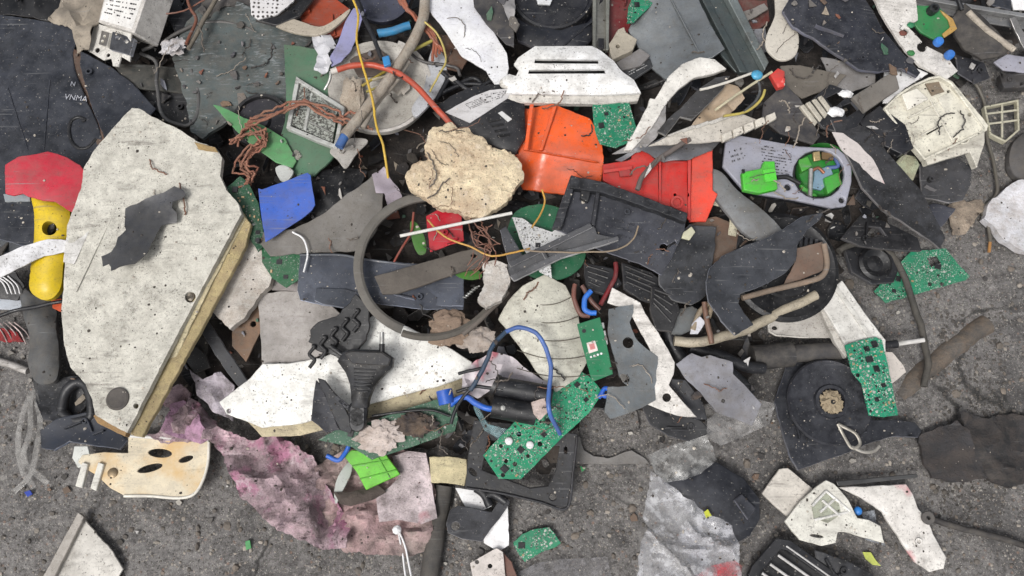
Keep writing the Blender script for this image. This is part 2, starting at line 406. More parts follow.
    def done(s):
        if len(s.objs) == 1:
            o = s.objs[0][0]; o.name = s.name; o.data.name = s.name; o.matrix_world = s.mw; root = o
        else:
            root = bpy.data.objects.new(s.name, None); COL.objects.link(root); root.matrix_world = s.mw; root.empty_display_size = .01
            for o, par in s.objs: o.parent = par if par is not None else root
        root['label'] = s.label; root['category'] = s.cat
        if s.group: root['group'] = s.group
        return root
def cen(pts): return (sum(p[0] for p in pts)/len(pts), sum(p[1] for p in pts)/len(pts))
def sh(name, label, cat, L, pts, mat, tilt=None, group=None, **kw):
    if tilt is None:
        ex = max(max(p[0] for p in pts)-min(p[0] for p in pts), max(p[1] for p in pts)-min(p[1] for p in pts)); rr = random.Random(len(label)*7+int(pts[0][0])); k = 9 if ex < 45 else (6 if ex < 80 else 3.5)
        if H(*cen(pts)) < 4: k = 2
        tilt = (rr.uniform(-k, k), rr.uniform(-k, k))
    t = T(name, label, cat, cen(pts), L, tilt, group); t.plate(name, pts, mat, **kw)
    xs_ = [p[0] for p in pts]; ys_ = [p[1] for p in pts]; ex = max(max(xs_)-min(xs_), max(ys_)-min(ys_)); rr = random.Random(int(xs_[0]*3+ys_[0]*5+len(pts)))
    if group is None and ex > 34 and mat.name.startswith(('dark', 'black', 'white', 'colour', 'metal')) and not kw.get('fine') and kw.get('W', .6) < 3 and rr.random() < .8 and name not in ('torn_dark_foil', 'foil_sheet', 'blue_card', 'white_strap', 'long_dark_lid', 'red_cap_shell'):
        z0 = kw.get('th', 2.5); k = 0; want = rr.randint(1, 3 if ex > 60 else 2); an = rr.uniform(0, 3.14)
        for _ in range(40):
            if k >= want: break
            x, y = rr.uniform(min(xs_), max(xs_)), rr.uniform(min(ys_), max(ys_)); l = rr.uniform(8, min(34, ex*.4)); q = an+rr.choice((0, 1.57)); dx, dy = math.cos(q)*l/2, math.sin(q)*l/2; c, s_ = -math.sin(q)*.8, math.cos(q)*.8
            e = [(x-dx, y-dy), (x, y), (x+dx, y+dy)]
            if all(inpoly(*v, pts) for v in e) and min(segdist(e, pts)) > 2.5 and not any(math.hypot(x-h[0], y-h[1]) < l for h in kw.get('holes', ()) if not isinstance(h[0], tuple)):
                t.plate('rib', [(x-dx-c, y-dy-s_), (x+dx-c, y+dy-s_), (x+dx+c, y+dy+s_), (x-dx+c, y-dy+s_)], mat, z=z0-2.5, th=5+rr.uniform(0, 2.5), jit=.25, W=0, bev=.3); k += 1
        for _ in range(20):
            x, y = rr.uniform(min(xs_), max(xs_)), rr.uniform(min(ys_), max(ys_))
            if inpoly(x, y, pts) and segdist([(x, y)], pts)[0] > 6:
                r_ = rr.uniform(2.2, 3.6); t.lathe('screw_boss', (x, y), [(r_, -2), (r_, 3.2), (r_*.55, 3.2), (r_*.5, -1), (0, -1)], mat, z=z0, seg=18); break
    return t.done()
def cable(name, label, cat, L, path, r, mat, group=None, **kw):
    t = T(name, label, cat, cen(path), L, (0, 0), group, slope=False); t.Lw = L; t.tube(name, path, r, mat, world=True, **kw); return t
# ------------------------------------------------------------ circuit boards
CM = {}
def comp_mesh(kind):
    if kind in CM: return CM[kind]
    spec = {'solder_joint': ((158,158,154), 'metal'), 'chip': ((34,34,38), 'black'), 'capacitor': ((176,150,112), 'colour'), 'resistor': ((40,38,38), 'black'),
            'drill_hole': ((14,14,14), 'black'), 'contact_pad': ((178,180,172), 'clean'), 'electrolytic_capacitor': ((50,50,58), 'black')}[kind]
    mat = M(*spec); vs = []; fs = []
    if kind in ('solder_joint', 'drill_hole', 'contact_pad', 'electrolytic_capacitor'):
        prof = {'solder_joint': [(1, 0), (.85, .45), (.4, .9), (0, 1)], 'drill_hole': [(1.3, 0), (1.25, .12), (0, .12)], 'contact_pad': [(1.3, 0), (1.2, .3), (.5, .35), (0, .35)], 'electrolytic_capacitor': [(2.4, 0), (2.4, 5.2), (2, 5.6), (0, 5.6)]}[kind]
        sg = 10; k = len(prof)
        for j in range(sg):
            a = 2*math.pi*j/sg
            for r, z in prof: vs.append((r*math.cos(a), r*math.sin(a), z))
        for j in range(sg):
            for i in range(k-1): fs.append((j*k+i, ((j+1) % sg)*k+i, ((j+1) % sg)*k+i+1, j*k+i+1))
    else:
        a, b, c = {'chip': (3.2, 2.6, 1.2), 'capacitor': (1.3, .8, 1.1), 'resistor': (1.1, .7, .6)}[kind]
        vs = [(x*a, y*b, z*c) for z in (0, 1) for x, y in ((-1, -1), (1, -1), (1, 1), (-1, 1))]
        fs = [(4, 5, 6, 7), (0, 1, 5, 4), (1, 2, 6, 5), (2, 3, 7, 6), (3, 0, 4, 7)]
        if kind == 'chip':
            for sy in (-1, 1):
                for i in range(5):
                    n = len(vs); x = -2.6+i*1.3
                    vs += [(x-.25, sy*2.6, .5), (x+.25, sy*2.6, .5), (x+.25, sy*3.5, .05), (x-.25, sy*3.5, .05)]; fs.append((n, n+1, n+2, n+3))
    me = bpy.data.meshes.new(kind); me.from_pydata([tuple(c*.001 for c in v) for v in vs], [], fs); me.materials.append(mat); me.update(); CM[kind] = me; return me
def pcb(name, label, L, pts, n, col=(28,132,96), tilt=None, rot=0, th=1.6, holes=(), big=2, group=None, cat='circuit board', mix=None, jit=.3):
    t = T(name, label, cat, cen(pts), L, tilt, group)
    t.plate('board', pts, M(col, 'pcb', extra='pcb'), th=th, holes=holes, jit=jit, W=.2, bev=.2)
    loc = [t.loc(x, y, th) for x, y in pts]; xs = [p[0] for p in loc]; ys = [p[1] for p in loc]; k = 0; tries = 0; used = []
    hl = [t.loc(h[0], h[1], th) for h in holes if not isinstance(h[0], tuple)]
    mix = mix or ['solder_joint']*6+['contact_pad']*4+['resistor']*4+['capacitor']*2+['drill_hole']*2
    ra = math.radians(rot)
    for _ in range(n//9):                                           # ordered rows of solder joints
        x, y = t.r.uniform(min(xs), max(xs)), t.r.uniform(min(ys), max(ys)); q = ra+t.r.choice((0, math.pi/2))
        for i in range(t.r.randint(4, 8)):
            a_, b_ = x+i*2.7*math.cos(q), y+i*2.7*math.sin(q)
            if inpoly(a_, b_, loc) and segdist([(a_, b_)], loc)[0] > 2 and not any(math.hypot(a_-c, b_-d) < 2.4 for c, d, e in used) and not any(math.hypot(a_-c, b_-d) < 5 for c, d in hl) and k < n*.45:
                used.append((a_, b_, 1.2)); o = bpy.data.objects.new('solder_joint', comp_mesh('solder_joint')); COL.objects.link(o); o.matrix_local = Matrix.Translation((a_*.001, b_*.001, (th+.05)*.001)) @ Matrix.Scale(.75, 4); t.objs.append([o, None]); k += 1
    big = max(big, n//13)+k
    while k < n and tries < 4000:
        tries += 1; x = t.r.uniform(min(xs), max(xs)); y = t.r.uniform(min(ys), max(ys))
        kind = 'chip' if k < big else t.r.choice(mix); rad = 4.5 if kind == 'chip' else 1.6
        if not inpoly(x, y, loc) or segdist([(x, y)], loc)[0] < rad+.5 or any(math.hypot(x-a, y-b) < rad+c for a, b, c in used) or any(math.hypot(x-a, y-b) < 5 for a, b in hl): continue
        used.append((x, y, rad)); o = bpy.data.objects.new(kind, comp_mesh(kind)); COL.objects.link(o)
        o.matrix_local = Matrix.Translation((x*.001, y*.001, (th+.05)*.001)) @ Matrix.Rotation(math.radians(rot+t.r.choice((0, 90))), 4, 'Z') @ Matrix.Scale(t.r.uniform(.6, 1.05), 4)
        t.objs.append([o, None]); k += 1
    return t
# ============================================================ colours
WH=M((220,219,214),'white'); WH2=M((232,231,232),'clean'); CREAM=M((204,201,190),'stucco'); OFF=M((192,189,182),'white'); GREYW=M((165,160,156),'matte')
DK=M((52,54,62),'dark'); DK2=M((66,70,80),'dark'); BK=M((30,30,33),'black'); BK2=M((42,43,48),'black'); SL=M((84,87,95),'dark'); GR=M((112,112,114),'matte'); GR2=M((88,86,84),'matte')
MET=M((140,144,146),'metal'); SIL=M((200,200,196),'metal'); BRN=M((92,70,58),'matte'); TAUPE=M((104,97,90),'matte'); RUB=M((62,60,58),'matte'); SOOT=M((38,36,36),'matte')
HOLE=M((10,10,11),'black'); INK=M((60,58,60),'black')
# ============================================================ left: dark panels
t=T('broken_housing_panel','large slate-blue plastic panel at the left edge printed VNMA above a curved hook','plastic panel',(40,120),12,(0,1))
t.plate('panel',[(-70,5),(20,17),(62,24),(74,27),(77,36),(72,55),(75,72),(86,100),(97,122),(103,140),(100,152),(90,200),(40,250),(0,240),(-70,235)],DK2,th=3,W=.3,folds=[(-10,90,30,240,.08)])
t.tube('moulded_hook',[(84,119,3.4),(78,117,3.4),(71,121,3.4),(69,131,3.4),(72,142,3.4),(79,148,3.4),(88,147,3.4),(96,139,3.4)],1.7,BK,flat=.6)
t.lathe('rivet',(84,120),[(2.4,0),(2.3,1.2),(0,1.5)],BK,seg=14,z=3)
t.text('printed_letters','VNMA',(76,98),8.5,M((170,172,180),'clean'),rot=-7,z=3.9)
t.text('printed_letters','N',(73,84),7,M((150,152,160),'clean'),rot=-7,z=3.9)
t.tube('ridge',[(8,88,3),(28,150,3)],.7,DK2); t.tube('ridge',[(50,80,3),(44,150,3)],.6,DK2); t.done()
sh('broken_housing_panel','slate-blue pointed plastic shard between the printed panel and the cream panel','plastic panel',17,[(80,50),(92,57),(110,66),(133,84),(158,112),(150,122),(128,138),(108,142),(101,128),(92,108),(85,85),(80,66)],DK2,th=3,tilt=(3,2))
sh('bin_liner_scrap','crumpled black plastic sheet in the top left corner','plastic sheet',9,[(-60,-50),(80,-50),(64,0),(48,20),(20,16),(-60,10)],BK,W=5,th=1.5)
sh('flattened_drinks_carton','crumpled beige foil wrapper left of the white ballast box','wrapper',22,[(48,20),(62,-4),(98,-14),(116,-6),(104,14),(94,34),(88,48),(76,52),(74,32),(62,24)],M((146,136,122),'matte'),W=4,wf=.05,th=1,res=5)
sh('brown_fibre_strip','brown fibre strip in the gap beside the printed slate panel','strip',9,[(74,50),(84,54),(88,84),(100,120),(106,142),(98,146),(84,108),(74,80)],BRN)
# ballast box
t=T('lamp_ballast','white metal ballast box with a printed label and an open terminal end, top left','ballast box',(122,20),50,(-26,-6))
t.plate('casing',[(98,22),(111,-30),(155,-30),(134,33)],M((206,202,196),'white'),z=-30,th=30,jit=.1,W=0,bev=1)
t.plate('label',[(100,20),(111,-24),(150,-24),(132,29)],M((226,224,220),'clean'),z=0,th=.35,jit=0,W=0)
t.bars('print',[(112,-22),(147,-22),(133,22),(103,14)],9,INK,z=.45,dens=.62,bh=.34)
t.plate('end_flange',[(97,24),(134,35),(132,63),(122,57),(119,67),(113,66),(111,58),(103,60),(88,51),(90,40)],M((214,211,204),'white'),z=-12,th=2,holes=[(97,50,2.6),(108,55,2)],jit=.1)
t.plate('terminal_block',[(112,31),(132,37),(129,55),(109,49)],M((98,100,106),'dark'),z=-10,th=5,jit=.1,holes=[(117,38,2),(125,41,2)])
t.plate('terminal_block',[(101,30),(110,33),(107,47),(98,44)],M((150,145,138),'dark'),z=-10,th=4,jit=.1,holes=[(104,36,1.4),(102,41,1.4)]); t.done()
t=T('wadding_tuft','fluffy white wadding tuft right of the ballast box','wadding',(174,46),26,(0,0))
t.blob('wadding_tuft',(174,46),(12,8,5),M((196,196,200),'foam'),amp=.7,f=3.4,rot=.3); t.done()
sh('dark_board','dark grey-green board lying below the ballast box','board',13,[(112,62),(178,64),(186,92),(128,88)],M((60,62,60),'matte'))
sh('black_flap','black plastic flap below the grey-green board','plastic flap',7,[(130,88),(184,90),(196,126),(160,120)],BK)
sh('slate_slab','greenish grey flecked slab with a rough scuffed face behind the green tray','slab',20,[(172,58),(180,30),(198,8),(236,0),(262,12),(330,42),(345,80),(290,130),(262,120),(238,112),(202,138),(190,131),(186,100)],M((74,82,82),'matte',extra='flecks'),th=4,W=2,fine=.5,jit=.8)
sh('box_cover','black box lid at the top edge right of the ballast box','lid',14,[(162,-20),(214,-20),(206,26),(176,34),(164,10)],BK2,th=5)
sh('grey_film','crumpled dark grey film at the top edge above the flecked slab','film',22,[(196,-20),(256,-20),(252,10),(226,8),(206,22)],M((74,72,72),'matte'),W=4,wf=.05,th=1)
cable('grey_lead','grey insulated lead looping under the ballast box to the top edge','cable',24,[(142,50),(158,44),(180,32),(205,22),(235,24),(255,32)],2,M((84,82,80),'wire')).done()
cable('grey_lead','grey insulated lead hanging down towards the cream panel corner','cable',24,[(140,53),(155,62),(157,85),(160,108),(168,120),(186,126),(196,116),(199,98),(192,70)],1.9,M((78,78,78),'wire')).done()
cable('wooden_stick','thin grey-brown twig standing at the top edge right of the ballast box','stick',40,[(188,49),(198,30),(220,-8)],2.3,M((112,104,92),'matte')).done()
cable('brown_wire','thin brown wire rising above the grey twig','wire',44,[(186,44),(196,20),(190,6),(186,-10)],1.6,M((112,66,48),'wire')).done()
cable('brown_wire','thin reddish wire stretched right from the ballast box','wire',40,[(158,14),(180,12),(205,0)],.8,M((126,80,62),'wire')).done()
# green tray with lens
t=T('green_lamp_body','green plastic lamp body with a silver framed speckled window','lamp body',(310,115),36,(-4,3))
t.plate('shell',[(284,45),(300,47),(318,50),(333,62),(344,80),(346,110),(344,142),(331,160),(314,175),(298,176),(284,166),(276,150),(284,120),(286,85)],M((78,112,88),'colour'),th=3,W=1.5,bend=(20,-3))
t.plate('window',[(300,84),(338,109),(332,143),(292,125)],M((62,64,62),'matte',extra='speckle'),z=3,th=3,fine=.4)
for i_ in range(3): t.tube('window_rib',[(322+i_*0-(8*i_),98+i_*11,6.3),(334-i_*2,112+i_*10,6.3)],.8,M((150,152,148),'matte'))
w=t.rim('window_frame',[(296,76),(345,107),(337,149),(286,128)],M((182,184,180),'white'),w=4,z=3,h=6)
t.plate('divider',[(310,91),(313,92),(306,131),(303,129)],M((180,182,178),'white'),z=4,th=4,jit=.1); 
t.blob('glue_blob',(295,156),(6,5,1.6),M((170,176,168),'foam'),z=2,amp=.5); t.done()
sh('plastic_shard','long bright green tapered plastic blade left of the green lamp body','plastic shard',43,[(212,103),(218,104),(240,115),(263,124),(284,136),(296,160),(292,167),(276,162),(250,144),(228,122)],M((92,150,98),'colour'),th=2,tilt=(0,4))
sh('foil_scrap','small crumpled white foil strip on top of the green lamp body','foil',48,[(312,36),(330,34),(336,44),(328,54),(333,66),(322,74),(314,70),(318,54),(313,46)],M((196,196,200),'clean'),W=3,wf=.1,th=.8,res=4)
sh('lilac_strip','translucent lilac plastic strip above the foil scrap','plastic strip',50,[(345,22),(354,8),(366,10),(358,34),(352,52),(342,64),(332,68),(330,58),(338,42)],M((140,140,178),'clean'),th=1.5,W=1.5)
sh('curved_trim','beige curved plastic trim below the white speaker grille','trim',46,[(268,20),(284,16),(302,22),(320,27),(336,20),(350,10),(348,16),(336,27),(322,34),(305,35),(284,30)],M((176,166,150),'white'),th=3,smooth=True)
sh('red_brown_shard','orange-red plastic shard behind the beige curved trim','plastic shard',38,[(296,6),(330,-6),(350,8),(346,32),(330,40),(306,34)],M((150,62,36),'colour'))
t=T('speaker_grille','white perforated speaker grille at the top edge','speaker grille',(272,4),50,(4,-8))
t.plate('speaker_grille',[(250,-6),(262,-20),(300,-20),(294,2),(278,14),(258,19),(251,14)],M((206,204,204),'clean',extra='holes'),th=3,W=.6,bend=(90,-6)); t.done()
sh('curved_black_strip','curved black strip under the speaker grille','strip',44,[(255,20),(280,16),(300,2),(310,-14),(318,-4),(300,18),(276,26)],BK,th=4)
t=T('spoked_disc','black plastic wheel partly hidden left of the green lamp body','wheel',(262,122),26,(0,-6))
t.lathe('rim',(262,122),[(27,0),(29,2),(28,5),(25,5),(24,2),(24,0)],BK); t.lathe('hub',(262,122),[(24,1),(10,2),(8,5),(0,5)],M((58,56,64),'black')); t.done()
t=T('blue_grey_cup','blue-grey plastic cup lying at the top edge among the wires','cup',(384,2),40,(0,-10))
t.lathe('blue_grey_cup',(384,2),[(22,-2),(28,4),(29,12),(26,12),(24,6),(0,4)],M((88,92,112),'dark')); t.done()
cable('blue_pipe','bright blue plastic pipe piece behind the thick grey cable','pipe',52,[(378,34),(392,31),(410,26)],4.2,M((50,130,176),'colour')).done()
# white round housing
t=T('round_white_housing','round dirty-white dish housing under the thick grey cable','round housing',(380,90),32,(3,-4))
t.lathe('dish',(380,90),[(0,1),(18,0),(36,4),(44,8),(50,9),(51,4),(47,0)],M((178,174,166),'white'),W=2)
t.lathe('rim',(380,90),[(47,6),(52,9),(52,12),(49,12),(46,8)],M((190,186,180),'white'),a0=-110,a1=70)
t.blob('foam_lump',(352,96),(11,20,4),M((170,160,146),'foam'),z=4,amp=.4); t.blob('foam_lump',(400,82),(9,14,4),M((184,180,172),'foam'),z=4,amp=.4)
t.plate('brown_liner',[(348,58),(378,48),(392,60),(380,76),(358,76)],M((74,60,54),'matte'),z=6,th=2,W=2); t.done()
for i,(pa,c,l) in enumerate([([(362,86),(380,74),(394,66)],(170,150,60),'short ochre stick beneath the orange-red hose'),([(366,92),(384,84),(398,72)],(160,150,70),'short olive stick above the white dish'),([(372,80),(390,74),(402,62)],(196,186,160),'short cream stick inside the white dish')]):
    cable('plant_stalk',l,'stick',50+i,pa,1.4,M(c,'matte')).done()
t=cable('plant_stalk','yellow-green stick right of the thick grey cable','stick',56,[(400,56),(418,47),(436,38)],1.7,M((168,160,72),'colour')); t.done()
sh('curved_shell','white curved shell with screw dents right of the round dish','shell',38,[(434,48),(444,56),(447,72),(440,92),(428,108),(416,118),(412,108),(422,92),(426,78),(428,62)],M((186,188,192),'white'),th=4,smooth=True,holes=[(431,86,1.6),(437,66,1.4)],bend=(0,-8))
t=cable('thick_grey_cable','thick dirty grey cable with a blue tip crossing the top of the heap','cable',64,[(426,-14),(424,14),(416,36),(402,60),(384,86),(362,114),(345,136)],5.2,M((168,160,148),'foam'))
t.Lw=64; t.tube('blue_tip',[(345,136),(339,147)],4.4,M((52,104,170),'colour'),world=True); t.done()
cable('grey_sleeve','pale grey sleeve branching beside the thick grey cable','cable',58,[(408,62),(396,80),(378,102),(362,128)],3,M((170,162,150),'matte')).done()
t=cable('orange_red_hose','orange-red hose arching over the white round housing to the foam chunk','hose',70,[(336,70),(350,66),(368,65),(388,69),(406,79),(424,94),(440,112),(454,128,-8)],2.9,M((178,72,48),'wire'))
t.tube('crimp',[(337,70,0),(331,72,0)],3,M((206,200,192),'clean'),world=True); t.tube('bare_wire',[(331,72,0),(330,80,-3),(325,90,-8)],1.5,SIL,world=True); t.done()
cable('yellow_wire','long yellow wire running down from the top edge over the red hose','wire',77,[(350,-10),(358,16),(357,40),(364,70),(372,98),(376,124),(384,150),(388,178,-14)],1.15,M((206,170,60),'wire')).done()
cable('yellow_wire','pale yellow wire curling right of the thick cable','wire',66,[(424,22),(436,32),(444,48),(446,62),(438,76),(430,92)],1,M((190,172,98),'wire')).done()
cable('black_lead','black lead dropping from the top edge into the white dish','cable',62,[(354,-8),(366,22),(376,44),(382,60)],2.2,BK2).done()
cable('black_lead','dark grey lead curving between the yellow wire and the curved shell','cable',48,[(410,52),(424,62),(444,64),(456,68),(460,76)],1.6,M((74,72,72),'wire')).done()
t=T('blue_connector','small bright blue crimp on the thick grey cable','connector',(386,60),72,(0,0)); t.plate('blue_connector',[(382,57),(389,55),(391,64),(384,66)],M((40,130,190),'colour'),th=4,jit=.1,W=0); t.done()
for i in range(4):
    cable('copper_strand','brown copper-coloured strand bundle at the top edge, passing behind the thick cable','wire',55+i,[(392+i*3,-8),(404+i*2,6+i*2),(420+i,18+i*3),(432+i,30+i*4),(434+i*3,60-i*3)],1.5,M((150,88,66),'wire'),group='copper strands behind the thick grey cable',wob=.5).done()
sh('brown_board','brown fibreboard scrap below the copper strands','board',38,[(432,34),(452,36),(468,60),(460,72),(440,66)],M((92,66,52),'matte'))
# ============================================================ top middle
sh('white_sheet','large clean white plastic sheet at the top edge left of the vent cover','plastic sheet',52,[(420,-20),(474,-20),(476,8),(494,33),(507,52),(509,66),(504,88),(496,86),(486,70),(462,58),(448,38),(440,26),(424,8)],M((232,232,238),'clean'),th=2.5,W=2,folds=[(480,0,506,66,.12)],tilt=(0,3))
sh('dark_flap','dark grey flap lying along the white sheet','plastic flap',58,[(472,-20),(502,-20),(514,14),(514,50),(506,46),(486,24),(474,6)],M((58,58,62),'matte'),th=2)
sh('crushed_film','pale crumpled film strip beside the black pot','film',62,[(496,-14),(512,-14),(516,10),(512,26),(506,16)],M((150,148,148),'clean'),th=1,W=3,wf=.08)
t=T('black_pot','large black ringed bowl with a white label at the top edge','bowl',(552,-8),44,(0,-12))
t.lathe('bowl',(552,-6),[(20,-16),(50,-14),(60,-4),(58,4),(50,8),(48,3),(46,8),(40,9),(38,5),(0,4)],M((38,40,50),'black'))
t.lathe('ring',(552,-6),[(42,8),(44,11),(46,8)],BK); t.plate('label',[(534,-10),(556,-10),(550,5),(538,4)],M((206,208,210),'clean'),z=5,th=3,W=.6); t.done()
sh('curved_black_shell','curved blue-black shell under the ringed bowl','shell',40,[(512,14),(530,24),(560,30),(588,22),(598,10),(594,36),(580,50),(540,50),(518,40)],M((44,47,58),'black'),th=5,pil=(5,8))
t=T('vent_cover','white speckled vent cover with two long slots','vent cover',(570,78),66,(0,-5))
t.plate('cover',[(535,46),(592,46),(600,50),(614,61),(619,68),(623,72),(634,80),(641,93),(600,95),(520,94),(506,93),(508,86),(503,84),(502,78),(509,74),(516,76),(519,70),(514,64),(518,58)],M((234,233,229),'white'),th=3,holes=[[(535,62),(598,62),(598,66.5),(534,66)],[(529,72),(604,72),(605,76.5),(528,76)]],jit=.1,W=.2,pil=(9,16),shell=True,res=5,bev=0)
t.plate('slot_shade',[(532,60),(600,60),(607,79),(526,79)],HOLE,z=-3,th=2,jit=.1,W=0)  # near-black sheet painting in the shade inside the slots
t.plate('front_lip',[(506,92),(520,93.5),(600,95),(641,92),(638,101),(600,104),(520,102.5),(507,99)],M((206,202,194),'white'),z=-7,th=6.5,jit=.15,W=0)
t.blob('end_knob',(506,83),(6,6,3),M((212,208,200),'white'),z=-3,amp=.12); t.done()
t=T('drawer_rail','pale metal drawer rail standing upright above the vent cover','rail',(600,22),46,(6,0))
t.plate('channel',[(592,-20),(611,-20),(608,50),(594,50)],M((150,148,140),'metal'),th=2,jit=.1,W=0)
for x in (593,606): t.plate('flange',[(x,-20),(x+4,-20),(x+3,50),(x,50)],M((160,160,150),'metal'),z=2,th=5,jit=.1,W=0)
t.plate('catch',[(598,38),(604,38),(604,48),(598,48)],BK2,z=2,th=4,jit=.1,W=0); t.done()
sh('maroon_panel','dark red panel right of the upright drawer rail','panel',36,[(608,-20),(644,-20),(630,28),(609,54)],M((104,36,38),'colour'))
sh('beige_clip','beige moulded clip right of the drawer rail','clip',44,[(609,44),(618,30),(624,28),(626,33),(637,40),(633,50),(612,60)],M((168,160,144),'white'),th=8,holes=[(618,46,2)])
t=T('grey_bracket','dark bracket with a worn label wedged left of the curved metal sheet','bracket',(632,64),40)
t.plate('plate',[(616,62),(640,48),(650,56),(640,66),(622,70)],M((112,110,110),'matte'),th=4); t.plate('edge_label',[(620,72),(650,58),(653,66),(628,82)],M((74,76,80),'black'),z=-4,th=5); t.bars('print',[(624,73),(646,62),(648,66),(628,77)],2,M((170,170,170),'clean'),z=1.1); t.done()
pcb('circuit_board','sliver of green circuit board at the top edge against the curved metal sheet',50,[(636,-14),(662,-14),(652,4),(642,14),(634,22),(627,23),(628,8)],16,big=0).done()
t=T('galvanised_duct','curved galvanised metal duct piece above the white arch','duct',(676,28),52,(-8,0))
t.plate('sheet',[(628,25),(655,-20),(690,-20),(724,54),(712,62),(690,66),(668,78),(650,60)],M((142,146,148),'metal'),th=2.5,W=1,bend=(-40,7),folds=[(664,-20,704,64,-.25)],res=6)
t.tube('seam',[(662,-18,4),(682,20,4),(700,54,4)],1.2,MET); t.done()
t=T('aluminium_profile','long grey-green aluminium profile reaching the top edge','profile',(716,30),46,(6,0))
t.plate('web',[(668,-24),(724,-24),(768,64),(760,74),(736,72),(722,56),(700,26)],M((106,116,116),'metal'),th=3,jit=.1,W=.2)
t.plate('flange',[(716,-24),(726,-24),(769,62),(765,70)],M((150,158,156),'metal'),z=3,th=8,jit=.1,W=0); t.plate('flange',[(690,-24),(697,-24),(748,72),(740,72)],M((92,102,102),'metal'),z=3,th=6,jit=.1,W=0); t.done()
t=T('white_arch','white speckled arched plastic moulding below the metal duct','arch',(680,95),68,(3,-8))
t.plate('white_arch',[(624,150),(636,128),(648,106),(650,98),(655,99),(668,77),(682,64),(700,57),(715,59),(727,69),(712,74),(694,78),(678,90),(664,107),(656,122),(645,136),(632,150)],M((222,219,212),'white'),th=6,W=.8,pil=(2,4),jit=.3); t.done()
sh('grey_fin','light grey torn fin below the white arch','plastic shard',66,[(612,154),(638,138),(652,118),(666,101),(666,120),(656,138),(640,152)],M((158,156,156),'matte'),th=1.6)
sh('long_grey_shard','long dark grey shard lying across the white arch','plastic shard',76,[(731,72),(724,86),(702,110),(692,119),(680,116),(666,134),(657,130),(668,118),(682,106),(700,86),(716,74)],M((88,86,84),'dark'),th=3,tilt=(-6,4))
t=T('ribbed_white_panel','white ribbed panel with stubby teeth right of the long grey shard','ribbed panel',(715,132),70,(0,-6))
t.plate('panel',[(648,146),(676,132),(704,122),(745,112),(766,118),(752,126),(728,140),(700,143)],M((196,190,180),'white'),th=3)
for i in range(5):
    x=722+i*11; y=140-i*4.6; t.plate('tooth',[(x,y-6),(x+9,y-10),(x+11,y-3),(x+1,y+2)],M((206,200,188),'white'),z=1,th=5,jit=.15,W=0)
for i in range(4): t.tube('rib',[(668+i*14,136-i*4,4),(694+i*14,126-i*4,4)],1.2,OFF)
t.done()
sh('amber_film','pale amber crumpled film above the ribbed panel','film',64,[(722,80),(738,86),(744,100),(728,116),(704,128),(690,128),(708,104)],M((168,148,124),'clean'),th=1,W=4,wf=.05)
for pa,c,l in [([(700,90),(722,84),(742,76),(756,72)],(210,206,196),'white wire leading left from the sky blue wire nut'),([(716,110),(732,98),(752,84),(772,72)],(198,190,160),'cream wire passing under the red stopper'),([(744,112),(756,100),(760,88),(756,76)],(60,66,70),'black looped wire below the sky blue wire nut'),([(724,116),(745,112),(760,100),(765,90)],(176,160,80),'yellow wire above the white teeth')]:
    cable('thin_wire',l,'wire',80,pa,1.3,M(c,'wire')).done()
t=T('blue_wire_nut','small sky blue wire nut at the end of a white wire','wire nut',(757,75),80,(0,0)); t.blob('blue_wire_nut',(757,75),(5.5,5,3),M((70,160,200),'colour'),amp=.05); t.done()
t=T('red_stopper','small red plastic stopper right of the sky blue wire nut','stopper',(778,78),74,(0,0)); t.plate('red_stopper',[(770,74),(778,68),(785,71),(785,86),(778,88)],M((190,58,52),'colour'),th=6,pil=(3,3)); t.done()
sh('brown_triangle','grey-brown felt triangle right of the red stopper','felt piece',52,[(780,66),(800,66),(830,72),(846,76),(836,87),(802,99),(787,88)],M((104,98,90),'matte'),th=2)
sh('dark_wedge','dark wedge-shaped panel above the lilac junction box','plastic shard',56,[(784,84),(800,100),(819,138),(812,146),(780,134),(762,118),(764,102)],M((58,57,60),'matte'),th=3)
sh('grey_mesh_scrap','grey lint-covered scrap under the large dark panel','scrap',50,[(820,58),(835,60),(850,64),(876,72),(876,82),(850,92),(836,88),(828,75)],M((138,136,136),'matte'),th=2,W=2)
t=T('relay_frame','black relay frame with white plastic inserts','relay frame',(836,108),56,(4,-4))
t.plate('frame',[(806,104),(830,84),(852,92),(868,108),(856,128),(840,134),(822,128)],BK2,th=4,holes=[[(826,98),(838,92),(846,98),(834,108)],[(842,106),(852,102),(858,110),(846,118)]])
t.blob('insert',(836,112),(8,5,3),WH2,z=3,amp=.3); t.blob('insert',(846,94),(7,4,2),WH2,z=3,amp=.3)
for i in range(4): t.plate('comb',[(800+i*6,106-i*3),(804+i*6,104-i*3),(818+i*5,122-i*4),(815+i*5,126-i*4)],M((180,174,160),'white'),z=2,th=4,jit=.1,W=0)
t.done()
sh('grey_block','grey-brown rectangular cover beside the white tray','cover',64,[(852,97),(895,70),(900,88),(866,111)],M((102,98,93),'matte'),th=5,jit=.2)
sh('slate_fairing','large dark slate hood with a yellow fleck at the top right','hood',68,[(784,8),(800,-20),(862,-20),(885,24),(925,68),(921,73),(903,66),(880,71),(860,68),(835,52),(815,36),(795,24)],M((60,62,72),'dark'),th=4,W=1.5,bend=(40,-6))
sh('pale_curved_cover','pale curved cover left of the dark slate hood','cover',56,[(776,-20),(806,-20),(796,16),(800,38),(797,52),(787,58),(776,57),(766,47),(767,34),(775,14)],M((196,190,178),'clean'),th=3,smooth=True)
